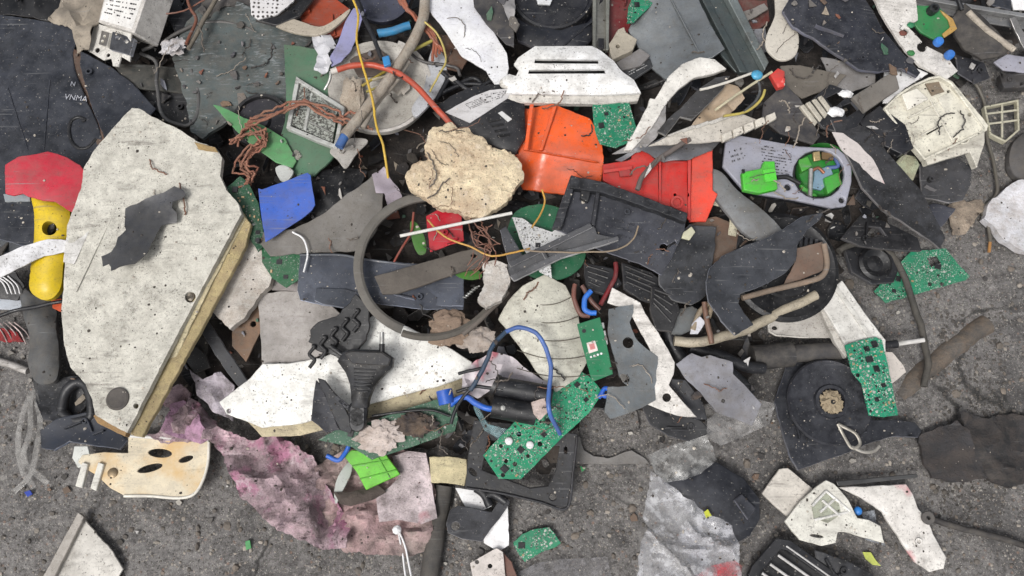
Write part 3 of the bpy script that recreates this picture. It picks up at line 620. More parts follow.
for l,p,c in [('dark red plastic shard right of the aluminium profile',[(728,-10),(766,-12),(770,20),(752,34),(742,14)],(92,44,40)),('grey bar across the dark red shards',[(734,14),(764,4),(768,10),(740,24)],(128,124,120)),('slate square right of the aluminium profile tip',[(748,30),(766,28),(768,50),(756,56)],(118,120,126))]:
    sh('plastic_shard',l,'plastic shard',44 if 'bar' in l else 36,p,M(c,'matte'))
t=T('white_chassis','white broken chassis board with green and brown spots at the top right','chassis',(910,40),60,(2,2))
t.plate('chassis',[(862,-20),(912,-20),(917,8),(918,20),(908,26),(925,45),(948,56),(959,70),(946,80),(935,72),(920,66),(905,50),(892,30),(880,12)],M((220,216,210),'white'),th=3,holes=[(906,31,3),(922,47,5)],W=1)
t.blob('green_spot',(911,25),(4,3,1.5),M((40,120,80),'colour'),z=3); t.blob('green_spot',(911,53),(4,3,1.5),M((50,130,70),'colour'),z=3); t.blob('rust_spot',(903,33),(4,3,1.3),M((110,60,50),'matte'),z=3); t.done()
t=T('green_relay_board','green board with an ochre edge and a black post near the top right corner','circuit board',(934,22),54,(0,-4))
t.plate('board',[(911,6),(936,6),(952,19),(956,29),(938,42),(920,32),(912,22)],M((38,120,66),'colour'),th=3); t.plate('edge_strip',[(940,10),(953,19),(957,29),(944,38),(942,34),(950,27),(948,20)],M((176,140,76),'colour'),z=3,th=2); t.lathe('post',(930,12),[(5,0),(5,9),(3,9),(3,4),(0,4)],M((50,54,56),'black'),z=3,seg=20); t.done()
for c,l in [((937,43),'small blue button on the white chassis, the upper one'),((948,56),'blue button at the lower end of the white chassis')]:
    t=T('blue_button',l,'button',c,68,(0,0)); t.lathe('blue_button',c,[(4.6,0),(4.6,4),(3.8,5.5),(0,6)],M((50,120,205),'colour'),seg=20); t.done()
t=T('black_basket','black half-round basket with a white speckled rim band at the top right','basket',(982,34),50,(-5,-5))
t.plate('body',[(952,18),(966,2),(985,18),(1012,48),(1004,56),(982,60),(964,50),(954,36)],M((52,50,50),'matte'),th=4,W=2,pil=(6,8)); t.tube('rim_band',[(968,12,9),(984,28,10),(1000,40,9),(1014,50,8)],3.2,M((176,166,152),'stucco')); t.tube('handle',[(962,10,8),(958,-4,8),(964,-16,8)],2.4,BK2); t.done()
t=T('metal_channel','light grey metal channel crossing the top right corner','metal channel',(970,8),44,(0,3))
t.plate('web',[(905,-6),(960,4),(1060,22),(1060,34),(980,22),(910,6)],M((142,142,142),'metal'),th=2,jit=.1,W=0); t.plate('flange',[(905,-8),(960,2),(1060,19),(1060,23),(958,6),(905,-4)],M((164,164,164),'metal'),z=2,th=7,jit=.1,W=0); t.done()
sh('metal_stub','pale metal stub standing at the right end of the channel','metal piece',52,[(1010,18),(1016,16),(1034,50),(1026,54)],M((150,148,146),'metal'),th=3)
sh('white_fragment','white plastic fragment in the top right corner','plastic shard',40,[(1008,-16),(1050,-16),(1050,12),(1014,10)],WH2)
sh('dark_fragment','slate rectangle on the top edge left of the corner','plastic shard',38,[(988,-16),(1010,-16),(1012,10),(990,4)],DK2)
sh('lilac_fragment','lilac-grey plastic fragment below the speckled basket rim','plastic shard',22,[(994,62),(1008,54),(1040,58),(1040,74),(1004,70)],M((158,158,170),'clean'))
sh('dark_fragment','dark slate plate below the black basket','plastic shard',20,[(955,54),(985,62),(990,78),(975,84),(958,74)],M((66,66,72),'dark'))
sh('grey_crushed_can','crushed grey sleeve at the right edge above the pale latticed clip','sleeve',14,[(1000,74),(1040,70),(1040,86),(1004,88)],M((98,94,92),'dark'),th=8,pil=(5,6),W=2)
# white tray
t=T('white_instrument_tray','white moulded instrument tray with raised pads and slots at the right','tray',(935,118),52,(-4,-8))
tp=[(884,108),(898,94),(912,85),(930,77),(940,75),(952,82),(968,104),(985,127),(984,132),(955,146),(925,160),(910,142),(895,123)]
t.plate('base',tp,M((216,212,196),'white'),th=4,W=.5,holes=[(948,92,1.8),(967,116,1.8),[(926,133),(942,124),(943,126),(927,135)],(910,138,1.6)])
t.plate('side_wall',[(925,158),(955,145),(985,129),(985,142),(977,168),(970,152),(928,165)],M((206,202,190),'white'),z=-9,th=9,jit=.2,W=0)
t.rim('rim',tp,M((218,214,198),'white'),w=2.2,z=2,h=8)
t.plate('raised_pad',[(902,94),(917,88),(929,99),(908,110)],M((222,218,206),'clean'),z=4,th=4,jit=.1,W=0)
t.plate('raised_pad',[(938,98),(950,92),(960,106),(946,114)],M((214,210,196),'white'),z=4,th=2.5,jit=.1,W=0)
for a,b in [((908,118),(940,102)),((920,136),(968,110)),((930,100),(952,140))]: t.tube('rib',[(a[0],a[1],5),(b[0],b[1],5)],1,M((214,210,196),'white'))
t.plate('grime_patch',[(925,84),(938,82),(944,92),(932,96)],M((120,108,92),'foam'),z=4,th=1.6,W=1,fine=.8); t.lathe('ring_boss',(962,138),[(7,0),(7,2),(5.6,2),(5.6,0)],M((210,206,192),'white'),z=4,seg=24); t.done()
sh('white_backplate','white broken backplate between the dark hood and the instrument tray','plastic shard',50,[(885,68),(912,66),(928,74),(905,88),(890,104),(882,104),(884,86)],WH2,W=1.5)
t=T('latticed_clip','cream latticed plastic clip lying on the ground right of the tray','clip',(1002,120),6,(0,0))
t.rim('frame',[(984,106),(1019,99),(1020,130),(1006,142),(990,134)],M((186,182,160),'white'),w=2,z=0,h=7)
for a,b in [((986,114),(1018,110)),((988,124),(1019,120)),((1002,104),(1002,138))]: t.tube('bar',[(a[0],a[1],5),(b[0],b[1],5)],1.2,M((190,186,166),'white'))
t.done()
sh('black_case','black glossy case corner below the grey cover','case',48,[(862,118),(880,105),(905,124),(914,148),(902,154),(878,140)],M((48,49,56),'black'),th=9,folds=[(880,105,902,154,-.3)])
t=T('long_dark_lid','long dusty dark lid running down to the right green circuit board','lid',(890,180),58,(2,2))
t.plate('long_dark_lid',[(831,119),(850,118),(868,130),(896,162),(920,190),(932,212),(946,238),(940,249),(928,240),(908,228),(880,212),(860,190),(850,165),(840,145)],M((72,71,72),'dark'),th=3.5,W=1.2,folds=[(835,125,935,240,.2)]); t.done()
sh('torn_packaging_strip','white torn paper strip with a pink mark lying on the long dark lid','paper strip',64,[(832,132),(843,133),(858,143),(874,160),(886,184),(874,178),(856,162),(842,150)],M((196,188,184),'clean',extra='redspot'),th=.8,W=1)
# lilac junction box
t=T('junction_box','lilac junction box with a round bright green well and printed text rows','junction box',(790,170),42,(-2,-4))
bp=[(726,140),(740,135),(800,146),(838,148),(852,160),(852,182),(846,206),(832,208),(796,200),(760,194),(744,190),(723,166)]
t.plate('lower_casing',bp,BK2,z=0,th=11,holes=[(819,174,24,23,0)],jit=.15,W=0)
t.plate('casing',bp,M((150,151,163),'clean'),z=11,th=5,holes=[(819,174,26,24.5,0),(788,187,3.3),(842,200,3)],jit=.15,W=0,bev=1.2)
w=t.lathe('green_well',(819,174),[(26,15),(25,5),(24,4),(0,4)],M((40,130,50),'colour'),seg=40)
t.plate('terminal',[(798,160),(808,156),(813,166),(802,172)],M((66,160,52),'colour'),z=4,th=8,jit=.1,par=w); t.plate('terminal',[(824,178),(838,172),(842,184),(828,194)],M((56,150,50),'colour'),z=4,th=8,jit=.1,par=w); t.plate('terminal',[(800,184),(812,190),(818,196),(804,194)],M((60,160,56),'colour'),z=4,th=7,jit=.1,par=w)
t.plate('brass_contact',[(813,152),(820,151),(821,160),(814,161)],M((206,180,130),'metal'),z=12,th=3,jit=0,W=0); t.plate('brass_contact',[(822,152),(834,154),(833,160),(822,159)],M((150,120,80),'metal'),z=10,th=3,jit=0,W=0)
t.tube('steel_pin',[(811,169,13),(810,197,13)],2.2,SIL); t.tube('copper_tab',[(810,172,13),(818,168,13),(824,173,12)],1.6,M((170,110,80),'metal'))
t.tube('blue_lead',[(826,168,7),(838,166,9),(834,156,8)],2,M((60,90,150),'wire')); t.plate('blue_glass',[(815,170),(830,166),(834,176),(822,190),(812,188)],M((110,140,160),'clean'),z=5,th=4,W=1)
t.bars('print',[(760,144),(794,150),(790,176),(762,172)],9,INK,z=16.3,dens=.55,bh=.35); t.bars('print',[(728,150),(742,146),(744,160),(732,164)],3,INK,z=16.3,dens=.4)
t.done()
t=T('terminal_block','bright green screw terminal on the lilac junction box','terminal block',(760,178),66,(0,-4))
t.plate('body',[(742,172),(762,168),(764,161),(775,161),(778,189),(760,193),(744,190)],M((70,176,52),'colour'),th=7,jit=.1,W=0,bev=1); t.plate('latch',[(763,170),(775,168),(777,180),(766,182)],M((84,196,62),'colour'),z=7,th=2.5,jit=0,W=0); t.plate('pin',[(742,169),(745,169),(745,173),(742,173)],BK,z=7,th=2,jit=0,W=0); t.done()
cable('black_lead','black lead from the green screw terminal into the round well','cable',70,[(776,178),(788,178),(800,183)],2.2,BK).done()
# orange, red
t=T('orange_scoop','orange plastic scoop with moulded ridges below the vent cover','scoop',(560,150),56,(2,-10))
t.plate('shell',[(512,103),(552,102),(590,118),(601,136),(604,160),(602,185),(592,191),(570,191),(540,188),(524,184),(516,166),(512,152),(519,150),(519,126)],M((216,84,24),'colour'),th=3,W=1.2,folds=[(532,103,526,184,.55),(553,103,535,186,-.75),(516,150,604,158,-.35)],bend=(80,-4),res=6)
for a,b in [((530,104),(525,148)),((553,106),(540,148)),((528,150),(596,160))]: t.plate('ridge',[(a[0],a[1]),(a[0]+4,a[1]),(b[0]+3,b[1]+2),(b[0]-1,b[1]+2)],M((220,84,24),'colour'),z=3,th=4,jit=.1,W=0)
t.done()
pcb('circuit_board','green circuit board poking out under the right side of the vent cover',60,[(592,100),(629,102),(637,130),(632,141),(616,148),(600,144),(594,128)],34,big=1,rot=8).done()
t=T('red_junction_box','broken bright red box with slots and a round boss','box',(660,185),52,(0,-14))
rd=M((188,42,36),'colour')
t.plate('front_wall',[(603,164),(628,160),(632,158),(632,148),(641,145),(655,158),(680,160),(692,160),(690,222),(684,216),(640,202),(603,181)],rd,th=4,jit=.2,W=.5,holes=[(675,195,1.6)])
t.plate('side_wall',[(692,158),(713,148),(713,190),(718,194),(706,222),(690,222)],M((206,62,42),'colour'),z=-1,th=5,jit=.2,W=.3,folds=[(691,150,690,225,-.5)])  # lighter orange-red than the front, colouring in the brighter lit side
for p in ([(659,160),(661,160),(661,205),(659,205)],[(688,160),(691,160),(690,216),(688,216)],[(604,170),(632,166),(632,169),(604,173)]): t.plate('rib',p,rd,z=4,th=4,jit=0,W=0)
t.lathe('boss',(676,203),[(6,0),(6,5),(4,5),(4,0)],rd,z=4,seg=24); t.plate('catch',[(618,168),(630,168),(632,176),(620,177)],M((150,30,30),'colour'),z=4,th=3,jit=.1,W=0); t.done()
sh('foil_sheet','wrinkled silver foil lid lying over the red box','foil',66,[(616,158),(640,146),(668,134),(700,132),(722,138),(712,150),(690,160),(664,162),(640,150),(622,160)],M((150,150,154),'metal'),th=1,W=2.5,wf=.05)
cable('grey_lead','grey lead bent over the red box','cable',72,[(636,190),(642,176),(656,162),(672,150),(690,140)],2.4,M((96,88,84),'wire')).done()
# foam chunk and label motor
t=T('cork_foam_chunk','pale beige crumbly foam chunk in the top middle','foam chunk',(465,172),64,(0,-3))
t.plate('cork_foam_chunk',[(432,127),(440,126),(450,121),(458,128),(468,127),(474,134),(485,138),(492,148),(504,149),(514,154),(522,166),(524,178),(512,192),(508,201),(494,210),(480,219),(468,216),(452,209),(440,208),(425,198),(410,190),(405,178),(411,165),(420,160),(427,160),(424,146)],M((226,203,172),'foam',extra='pits'),th=9,jit=1.2,fine=1.9,ff=.30,pil=(2,2.5),res=3.4,W=1.5); t.done()
t=T('labelled_motor_case','black motor case with a white barcode label beside the foam chunk','motor case',(482,112),54,(0,-4))
t.plate('case',[(434,108),(450,96),(474,86),(500,84),(524,96),(526,136),(516,152),(498,148),(474,138),(456,128)],M((46,46,50),'black'),th=6,pil=(3,6))
t.plate('label',[(445,112),(474,96),(490,90),(512,88),(508,98),(470,123)],M((196,194,194),'clean'),z=9.2,th=.5,W=0,jit=.2,bev=0)
t.bars('barcode',[(464,104),(482,97),(488,102),(470,110)],5,INK,z=10,dens=.9,bh=.4); t.bars('print',[(484,94),(508,90),(504,97),(486,104)],4,INK,z=10,dens=.5)
t.plate('small_sticker',[(498,113),(502,111),(512,119),(508,122)],M((200,200,198),'clean'),z=9.4,th=.5,W=0,jit=.1); 
for i in range(4): t.plate('cooling_slot',[(488+i*3,120+i*5),(500+i*3,118+i*5),(501+i*3,120+i*5),(489+i*3,122+i*5)],HOLE,z=9,th=.8,W=0,jit=0)
t.done()
for i,pa in enumerate([[(442,72),(456,84),(474,78),(486,88)],[(440,94),(458,86),(478,84),(500,86)],[(436,100),(450,80),(470,90),(492,80)]]):
    cable('coiled_black_lead','black coiled lead in the gap between the curved shell and the motor case','cable',44+i*2,pa,2.2,BK2,group='black leads coiled left of the motor case').done()
# ============================================================ left middle
sh('dark_slate_board','dark slate board at the left edge below the red cap','board',20,[(-40,196),(30,200),(34,236),(12,250),(-40,256)],M((66,74,84),'black'))
sh('grey_strip','pale blue-grey strip peeping out beneath the red cap','strip',40,[(3,194),(32,194),(32,202),(5,202)],M((138,144,148),'clean'),th=2)
t=T('housing_slab','large cream speckled housing panel with a yellowed foam edge','panel',(150,270),50,(1.5,1))
t.plate('foam_edge',[(236,205),(244,214),(251,224),(246,246),(196,338),(142,437),(134,436),(120,428)],M((178,162,120),'foam'),z=-1,th=5.5,jit=.5,res=6)
t.plate('lower_skin',[(240,208),(245,218),(136,434),(126,430)],M((196,184,150),'stucco'),z=4.5,th=2.5,jit=.3)
t.plate('panel',[(132,108),(140,109),(152,117),(180,130),(198,142),(215,147),(222,158),(220,176),(226,190),(238,203),(242,214),(186,318),(127,433),(110,424),(95,415),(92,400),(85,384),(70,367),(64,345),(61,310),(65,260),(68,225),(82,188),(84,168),(95,150),(112,130)],CREAM,z=7,th=6,W=1,wf=.01,fine=.22,ff=.35,res=5,jit=.35,holes=[(190,297,5.6),(136,406,2.8)])
t.lathe('rubber_plug',(118,399),[(10,0),(10,1.4),(8.5,2),(7.5,1.5),(0,1.4)],M((74,70,68),'matte'),z=13,seg=28); t.lathe('screw',(190,297),[(5,0),(5,2),(3,3),(0,2.4)],M((120,112,100),'metal'),z=7,seg=20)
t.plate('tape_strip',[(84,195),(102,206),(86,238),(74,264),(63,262),(66,238)],M((214,212,208),'white'),z=13,th=.7,W=.3); t.tube('groove_ridge',[(118,205,13.3),(98,246,13.3),(76,292,13.3)],.6,CREAM)
t.plate('corner_bracket',[(93,416),(96,413),(128,431),(126,437),(97,423)],M((160,128,84),'foam'),z=-2,th=8); t.plate('wood_chip',[(194,142),(215,147),(218,152),(198,149)],M((168,142,92),'foam'),z=12,th=2); t.done()
sh('torn_dark_foil','torn dark grey foil lying on the cream panel','foil',66,[(125,208),(136,204),(150,197),(164,192),(175,186),(183,190),(186,195),(181,200),(173,202),(172,208),(177,213),(176,222),(162,226),(158,236),(155,246),(153,258),(142,268),(128,271),(120,275),(116,268),(110,270),(108,260),(117,255),(121,248),(122,240),(129,232),(126,222)],M((96,96,98),'metal'),th=.8,W=1.8,wf=.04,jit=.8,folds=[(124,210,178,224,.25)])
sh('red_cap_shell','domed red plastic shell fragment above the yellow tool','plastic shell',56,[(5,165),(18,157),(38,153),(46,150),(64,155),(76,162),(82,170),(83,182),(81,200),(74,213),(64,208),(54,201),(42,200),(27,196),(22,193),(12,195),(4,193)],M((182,44,60),'colour'),th=2.5,bend=(60,-9),W=1)
t=T('hand_grip','rounded yellow plastic handle with a black hole','handle',(50,248),42,(0,0))
t.plate('body',[(32,196),(48,195),(62,203),(70,212),(69,235),(63,268),(61,286),(54,297),(44,300),(34,295),(29,286),(31,262),(34,236),(34,212)],M((214,184,20),'colour'),th=6,pil=(8,7),holes=[(53,230,7.5,7,20)],smooth=True,W=.3,res=4,bev=0); t.lathe('socket',(53,230),[(7.6,11),(7,4),(0,3)],HOLE,seg=24); t.done()
sh('white_strap','white paint-scuffed strap crossing the yellow handle','strap',60,[(-30,264),(0,256),(22,246),(48,239),(69,240),(69,251),(44,256),(18,268),(0,277),(-30,280)],M((212,212,214),'white'),th=1.5,bend=(0,-3))
t=T('striped_fabric','black fabric with thin white stripes at the left edge','fabric',(8,286),18)
t.plate('cloth',[(-20,276),(14,270),(24,286),(16,300),(-20,296)],BK,th=2,W=2)
for i in range(4): t.tube('stripe',[(-10+i*6,276,3),(2+i*5,282+i*1,4),(8+i*4,294,4)],.7,WH2)
t.done()
sh('pale_blue_scrap','pale blue-white scrap under the striped fabric','scrap',14,[(-20,292),(14,292),(23,302),(18,310),(-20,308)],M((190,196,204),'clean'))
t=T('grey_boot','dark grey crumpled rubber boot leg left of the cream panel','boot',(42,330),14,(0,0))
t.plate('grey_boot',[(20,286),(36,296),(52,298),(57,330),(60,362),(56,380),(40,384),(29,372),(28,336),(21,306)],M((78,79,80),'matte'),th=5,pil=(8,8),W=2.5,wf=.04,smooth=True,res=5); t.done()
cable('thin_black_lead','thin black lead from the left edge to the cream panel','cable',32,[(-14,322),(10,312),(36,306),(62,301)],1.8,BK2).done()
sh('orange_chip','small orange chip between the grey boot and the cream panel','chip',26,[(50,300),(60,298),(62,312),(52,308)],M((190,78,40),'colour'))
t=T('red_mesh_bag','piece of red net at the left edge','net',(8,335),8)
t.plate('scrap',[(-10,326),(18,332),(24,342),(4,342),(-10,338)],M((170,30,40),'cloth'),th=3,W=3)
for i in range(5): t.tube('fibre',[(-6+i*5,322,3),(2+i*6,332,6),(8+i*6,344,3)],.6,M((200,180,176),'cloth'))
t.done()
cable('white_tube','short white plastic tube lying on the ground at the left edge','tube',5,[(-20,356),(8,364),(28,371)],3.6,M((184,180,176),'white')).done()
t=T('black_hose_loop','black hose loop below the grey boot','hose',(78,400),10,(0,0)); t.tube('black_hose_loop',[(62,412,4),(66,392,5),(78,382,6),(88,388,6),(92,404,5),(90,418,4),(72,420,4),(62,412,4)],5,BK2,k=6); t.done()
sh('dark_crumpled_sheet','dark crumpled sheet below the grey boot','sheet',6,[(32,372),(60,378),(80,376),(92,400),(70,424),(44,420),(36,400)],M((64,64,66),'dark'),W=3,th=2)
sh('dark_blue_casing','blue-black folded casing piece tucked below the cream panel corner','casing',16,[(40,430),(58,418),(96,410),(112,426),(128,440),(122,450),(70,442),(56,451),(42,448)],M((58,64,78),'black'),th=4,folds=[(40,438,130,430,.25)],W=1)
t=T('yellowed_bracket','white bracket yellowed with glue stains, three oval openings and two prongs','bracket',(145,466),18,(1,2))
t.plate('plate',[(128,435),(160,437),(211,439),(209,460),(205,478),(196,493),(186,499),(172,497),(150,496),(125,496),(110,488),(98,476),(88,470),(78,462),(82,455),(104,452),(128,453)],M((218,206,180),'clean',extra='stain'),th=2.5,holes=[(160,453,12,4.5,4),(186,459,7.5,3,-18),(150,468,13,3.8,-14)],jit=.1,W=.5,res=6)
for p in ([(82,462),(88,464),(82,488),(75,486)],[(98,462),(104,464),(96,491),(90,488)]): t.plate('prong',p,M((216,214,204),'clean'),z=1,th=5,jit=.1,W=0,bev=.8)
t.plate('tab',[(74,446),(88,446),(92,462),(78,468),(72,458)],M((206,208,202),'clean'),z=-2,th=3); t.lathe('rivet',(113,473),[(4.5,0),(4.5,1.2),(3,2),(0,2)],M((150,130,100),'metal'),z=2.5,seg=18)
t.rim('bottom_flange',[(128,435),(211,439),(205,478),(196,493),(172,497)],M((222,214,196),'clean'),w=1.6,z=2,h=1.6) if False else t.tube('rolled_edge',[(209,442,3),(208,462,3),(203,480,3),(194,494,3),(178,498,3),(150,496,3),(124,496,3)],1.4,M((224,220,208),'clean'))
t.tube('rolled_edge',[(129,436,3),(168,438,3),(209,440,3)],1.6,M((206,204,200),'clean')); t.done()
t=T('white_corner_shard','white triangular shard with a raised edge lying on the ground at the bottom left','plastic shard',(85,552),5,(2,0))
t.plate('plate',[(80,514),(88,524),(104,542),(113,552),(123,569),(112,590),(36,600),(58,552)],M((204,200,192),'white'),th=2.5,jit=.5,W=.4); t.plate('raised_edge',[(78,512),(84,517),(48,590),(30,600)],M((170,164,156),'white'),z=1,th=7,jit=.2,W=0); t.done()
# ============================================================ pink cloth + dirt
sh('pink_rag','long pink and maroon dirty rag trailing down to the ground','rag',14,[(158,402),(170,392),(182,385),(194,396),(208,416),(222,428),(248,440),(276,436),(298,446),(314,458),(322,480),(338,500),(352,530),(348,548),(322,548),(284,532),(256,508),(242,496),(234,472),(224,456),(212,440),(190,442),(164,443),(150,436),(164,430),(180,424),(172,410)],M((188,164,170),'cloth',extra='pink'),th=4,W=6,wf=.045,fine=.9,ff=.25,cr=(.95,9,.045),jit=1.2,res=3.6,folds=[(180,388,340,540,.3),(200,420,330,550,-.35),(230,440,345,500,.2)])
sh('purple_rag_fold','purple-pink satin fold under the lower edge of the cream panel','rag',24,[(160,430),(172,404),(184,400),(200,416),(212,438),(200,444),(180,438)],M((186,146,172),'cloth'),th=3,W=5,wf=.06,fine=1)
sh('dirty_rag','grey-brown mud-soaked rag under the bright green terminal','rag',9,[(316,468),(330,456),(350,448),(384,456),(404,450),(428,456),(436,490),(437,520),(428,548),(412,557),(372,554),(344,552),(324,530)],M((168,152,146),'cloth',col2=(196,164,164)),th=4,W=6,wf=.04,fine=1,ff=.25,cr=(.2,7,.05),jit=1.2,res=4)
sh('brown_rag_fold','dark brown folded strip of rag across the grey-brown rag','rag',22,[(334,492),(352,492),(378,484),(386,492),(372,500),(350,506),(340,504)],M((86,76,70),'cloth'),th=4,W=3,fine=1,pil=(4,4))
sh('crusted_plate','pale pinkish crusted plate right of the bright green terminal','plate',20,[(392,456),(408,451),(426,453),(430,474),(437,518),(422,524),(400,520),(379,522),(376,498),(388,488),(398,478)],M((196,182,184),'cloth',extra='redspot'),th=4,fine=.7,ff=.15,res=5,W=2)
t=T('green_terminal','bright lime green grooved plastic terminal near the pink rag','terminal',(370,472),28,(0,-4))
t.plate('body',[(344,456),(352,450),(384,452),(400,474),(366,490),(356,471)],M((98,186,44),'colour'),th=6,jit=.2,W=.3)
for a,b in [((352,466),(388,460)),((360,479),(396,470)),((376,453),(390,478))]: t.tube('groove_ridge',[(a[0],a[1],6.2),(b[0],b[1],6.2)],.7,M((80,160,36),'colour'))
t.done()
sh('pale_shell','curled pale grey shell standing on the grey-brown rag','shell',24,[(334,492),(338,476),(348,462),(352,464),(350,476),(342,492),(336,504)],M((180,184,178),'clean'),th=2,bend=(0,-14),smooth=True)
t=cable('white_tie','pair of thin white strings hanging from a small knot to the bottom edge','string',18,[(398,530),(406,550),(414,590)],.9,WH2); t.tube('string',[(397,530),(402,552),(408,590)],.8,WH2,world=True); t.blob('knot',(397,530),(4,4,3),WH2,z=2,amp=.3); t.done()
# ============================================================ centre left
sh('stone_board','broken whitish plaster board right of the cream panel','board',30,[(238,238),(250,232),(260,240),(268,256),(273,268),(270,284),(256,300),(244,318),(230,329),(212,312),(222,284)],M((196,190,182),'foam'),th=10,jit=.9,fine=.6,ff=.2,res=5)
sh('grey_rail','dark grey rail leaning under the plaster board','rail',22,[(196,308),(206,318),(252,388),(242,392),(226,372),(200,330)],M((84,84,86),'dark'),th=5)
sh('brown_chipboard','brown perforated hardboard piece right of the plaster board','board',20,[(232,330),(246,310),(260,304),(262,330),(246,362),(232,346)],M((112,88,70),'matte'),holes=[(253,324,3)])
sh('white_purple_sheet','crumpled white plastic bag with purple marks above the pink rag','plastic bag',18,[(192,370),(204,380),(222,372),(236,386),(228,404),(236,422),(214,412),(200,396)],M((176,168,176),'cloth'),th=1.5,W=5,wf=.06)
sh('grey_cardboard','large speckled lilac-grey board behind the black cogged strip','board',30,[(258,294),(280,290),(300,290),(330,304),(346,318),(340,345),(308,360),(262,372)],GREYW,th=3)
sh('lilac_cardboard','lilac speckled board left of the blue-handled wires, above the white moulding','board',26,[(298,240),(260,234),(252,262),(272,290),(310,292),(318,262)],M((142,136,134),'matte'))
t=T('grey_felt','grey fibrous board torn to a point below the white round housing','felt piece',(320,225),44,(0,-3))
t.plate('grey_felt',[(250,233),(294,229),(312,220),(326,212),(344,196),(362,184),(376,172),(384,184),(382,206),(376,228),(362,250),(320,252),(270,256)],M((110,107,103),'matte'),th=3,W=2,jit=.6); t.done()
sh('purple_petal','purple and white petal-shaped film next to the grey felt','film',50,[(372,176),(384,168),(392,180),(402,196),(396,212),(388,208),(384,194),(376,192)],M((160,150,160),'clean'),th=1,W=3,wf=.07)
sh('black_bowl_piece','black torn bowl piece above the grey felt','plastic shard',32,[(312,176),(340,164),(368,172),(362,186),(340,204),(318,224),(306,212),(314,206)],BK,W=3,th=2)
sh('pale_fan','pale broken fan blade under the thick cable tip','plastic shard',46,[(330,150),(350,138),(368,140),(356,154),(346,168),(338,160)],M((176,172,166),'white'),th=2,smooth=True)
sh('pale_tag','small round white tag hanging below the green lamp body','tag',44,[(275,168),(284,165),(294,172),(288,181),(280,180)],M((180,182,178),'clean'),smooth=True)
sh('blue_card','plain blue plastic card right of the left circuit board','card',54,[(258,188),(262,189),(308,173),(311,176),(315,205),(312,210),(300,219),(265,241),(262,222)],M((62,98,186),'colour'),th=1.4,jit=.25,tilt=(2,4))
G1=(24,76,48)
pcb('circuit_board','narrow dark green circuit board between the cream panel and the blue card',46,[(226,188),(240,176),(248,182),(258,202),(266,244),(258,252),(246,232),(238,208)],26,col=G1,mix=['solder_joint']*4+['capacitor']*3+['contact_pad']+['electrolytic_capacitor']).done()
pcb('circuit_board','dark green circuit board just below the blue card',42,[(262,246),(272,238),(290,232),(299,246),(306,264),(303,277),(286,288),(272,278),(262,262)],26,col=(26,92,54),mix=['solder_joint']*4+['capacitor']*3+['contact_pad']*2).done()
cable('white_wire','thin white wire looping around the lower dark green circuit board','wire',52,[(292,232),(304,240),(308,254),(304,272)],.9,WH2).done()
TW=M((146,96,78),'foam')
for i in range(11):
    r=random.Random(50+i); a=[]; x,y=226+r.uniform(0,10),128+r.uniform(0,14)
    tg=[(236,140),(250,128),(262,136),(250,152),(240,166),(252,174),(244,184)] if i%3 else [(246,124),(275,112),(300,108),(330,114),(350,116),(366,124)]
    a=[(p[0]+r.uniform(-7,7),p[1]+r.uniform(-7,7),r.uniform(-3,5) if i%3 else 8+r.uniform(-2,3)) for p in tg]
    cable('frayed_twine','frayed rust-brown twine strand tangled left of the green lamp body' if i%3 else 'frayed rust-brown twine strand lying across the framed window of the green lamp body','twine',48,a,1.05 if i%3 else 1.2,TW,wob=.9,group='frayed rust-brown twine strands').done()
# slate strips, ring
t=T('slate_tray','slate-blue shallow tray lying left under the big grey ring','tray',(380,285),44,(0,0))
t.plate('base',[(300,254),(340,254),(362,258),(464,270),(464,308),(420,307),(380,304),(364,300),(344,307),(322,305),(300,300),(297,290)],M((104,110,124),'dark'),th=3,jit=.3); t.plate('front_lip',[(316,288),(344,288),(372,296),(366,303),(346,308),(322,304),(314,300)],M((98,104,116),'dark'),z=3,th=4,jit=.2); t.tube('edge_bead',[(300,255,4),(340,255,4),(362,259,4),(400,264,4),(463,271,4)],1.2,M((128,132,140),'dark')); t.done()
sh('slate_strip','slate strip showing beneath the ring crossbar','strip',50,[(380,282),(420,286),(464,296),(463,309),(420,309),(380,304)],M((92,98,112),'dark'),th=2)
t=T('grey_ring','big grey plastic ring with a flat broken crossbar','ring',(430,265),60,(0,0))
t.lathe('ring',(430,264),[(60,0),(60,3),(62,4.5),(66,4.5),(68.5,3),(68.5,0)],M((98,95,90),'matte'),a0=75,a1=250,seg=60,W=2)
t.lathe('lower_bead',(430,264),[(64,-3),(64,0),(67,1.5),(70,0),(70,-3)],M((84,80,74),'matte'),a0=250,a1=330,seg=40,W=2)
t.plate('crossbar',[(374,276),(420,263),(462,251),(482,247),(488,256),(482,268),(462,272),(420,286),(398,293),(382,294)],M((84,78,72),'matte'),z=1,th=4,jit=.2,holes=[(474,256,3,2,0)]); t.done()
sh('red_card','red card behind the grey ring','card',52,[(426,216),(444,206),(460,208),(464,240),(430,252)],M((176,28,44),'colour'),th=1.5)
sh('green_leaf','green leaf standing left of the red card','leaf',54,[(410,222),(416,222),(424,236),(426,252),(418,254),(412,240)],M((70,120,50),'colour'),th=.8,smooth=True,W=1.5)
sh('green_leaf','green leaf poking out right of the ring crossbar','leaf',52,[(454,272),(464,266),(476,268),(482,276),(472,280),(460,278)],M((72,128,52),'colour'),th=.8,smooth=True,W=1.5)
cable('white_rod','thin straight white rod across the grey ring','rod',72,[(400,236),(512,213)],1.5,M((214,212,206),'clean'),wob=.01).done()
cable('red_brown_wire','thin red-brown wire inside the grey ring','wire',56,[(414,212),(412,230),(402,248),(394,262)],1.1,M((140,70,56),'wire')).done()
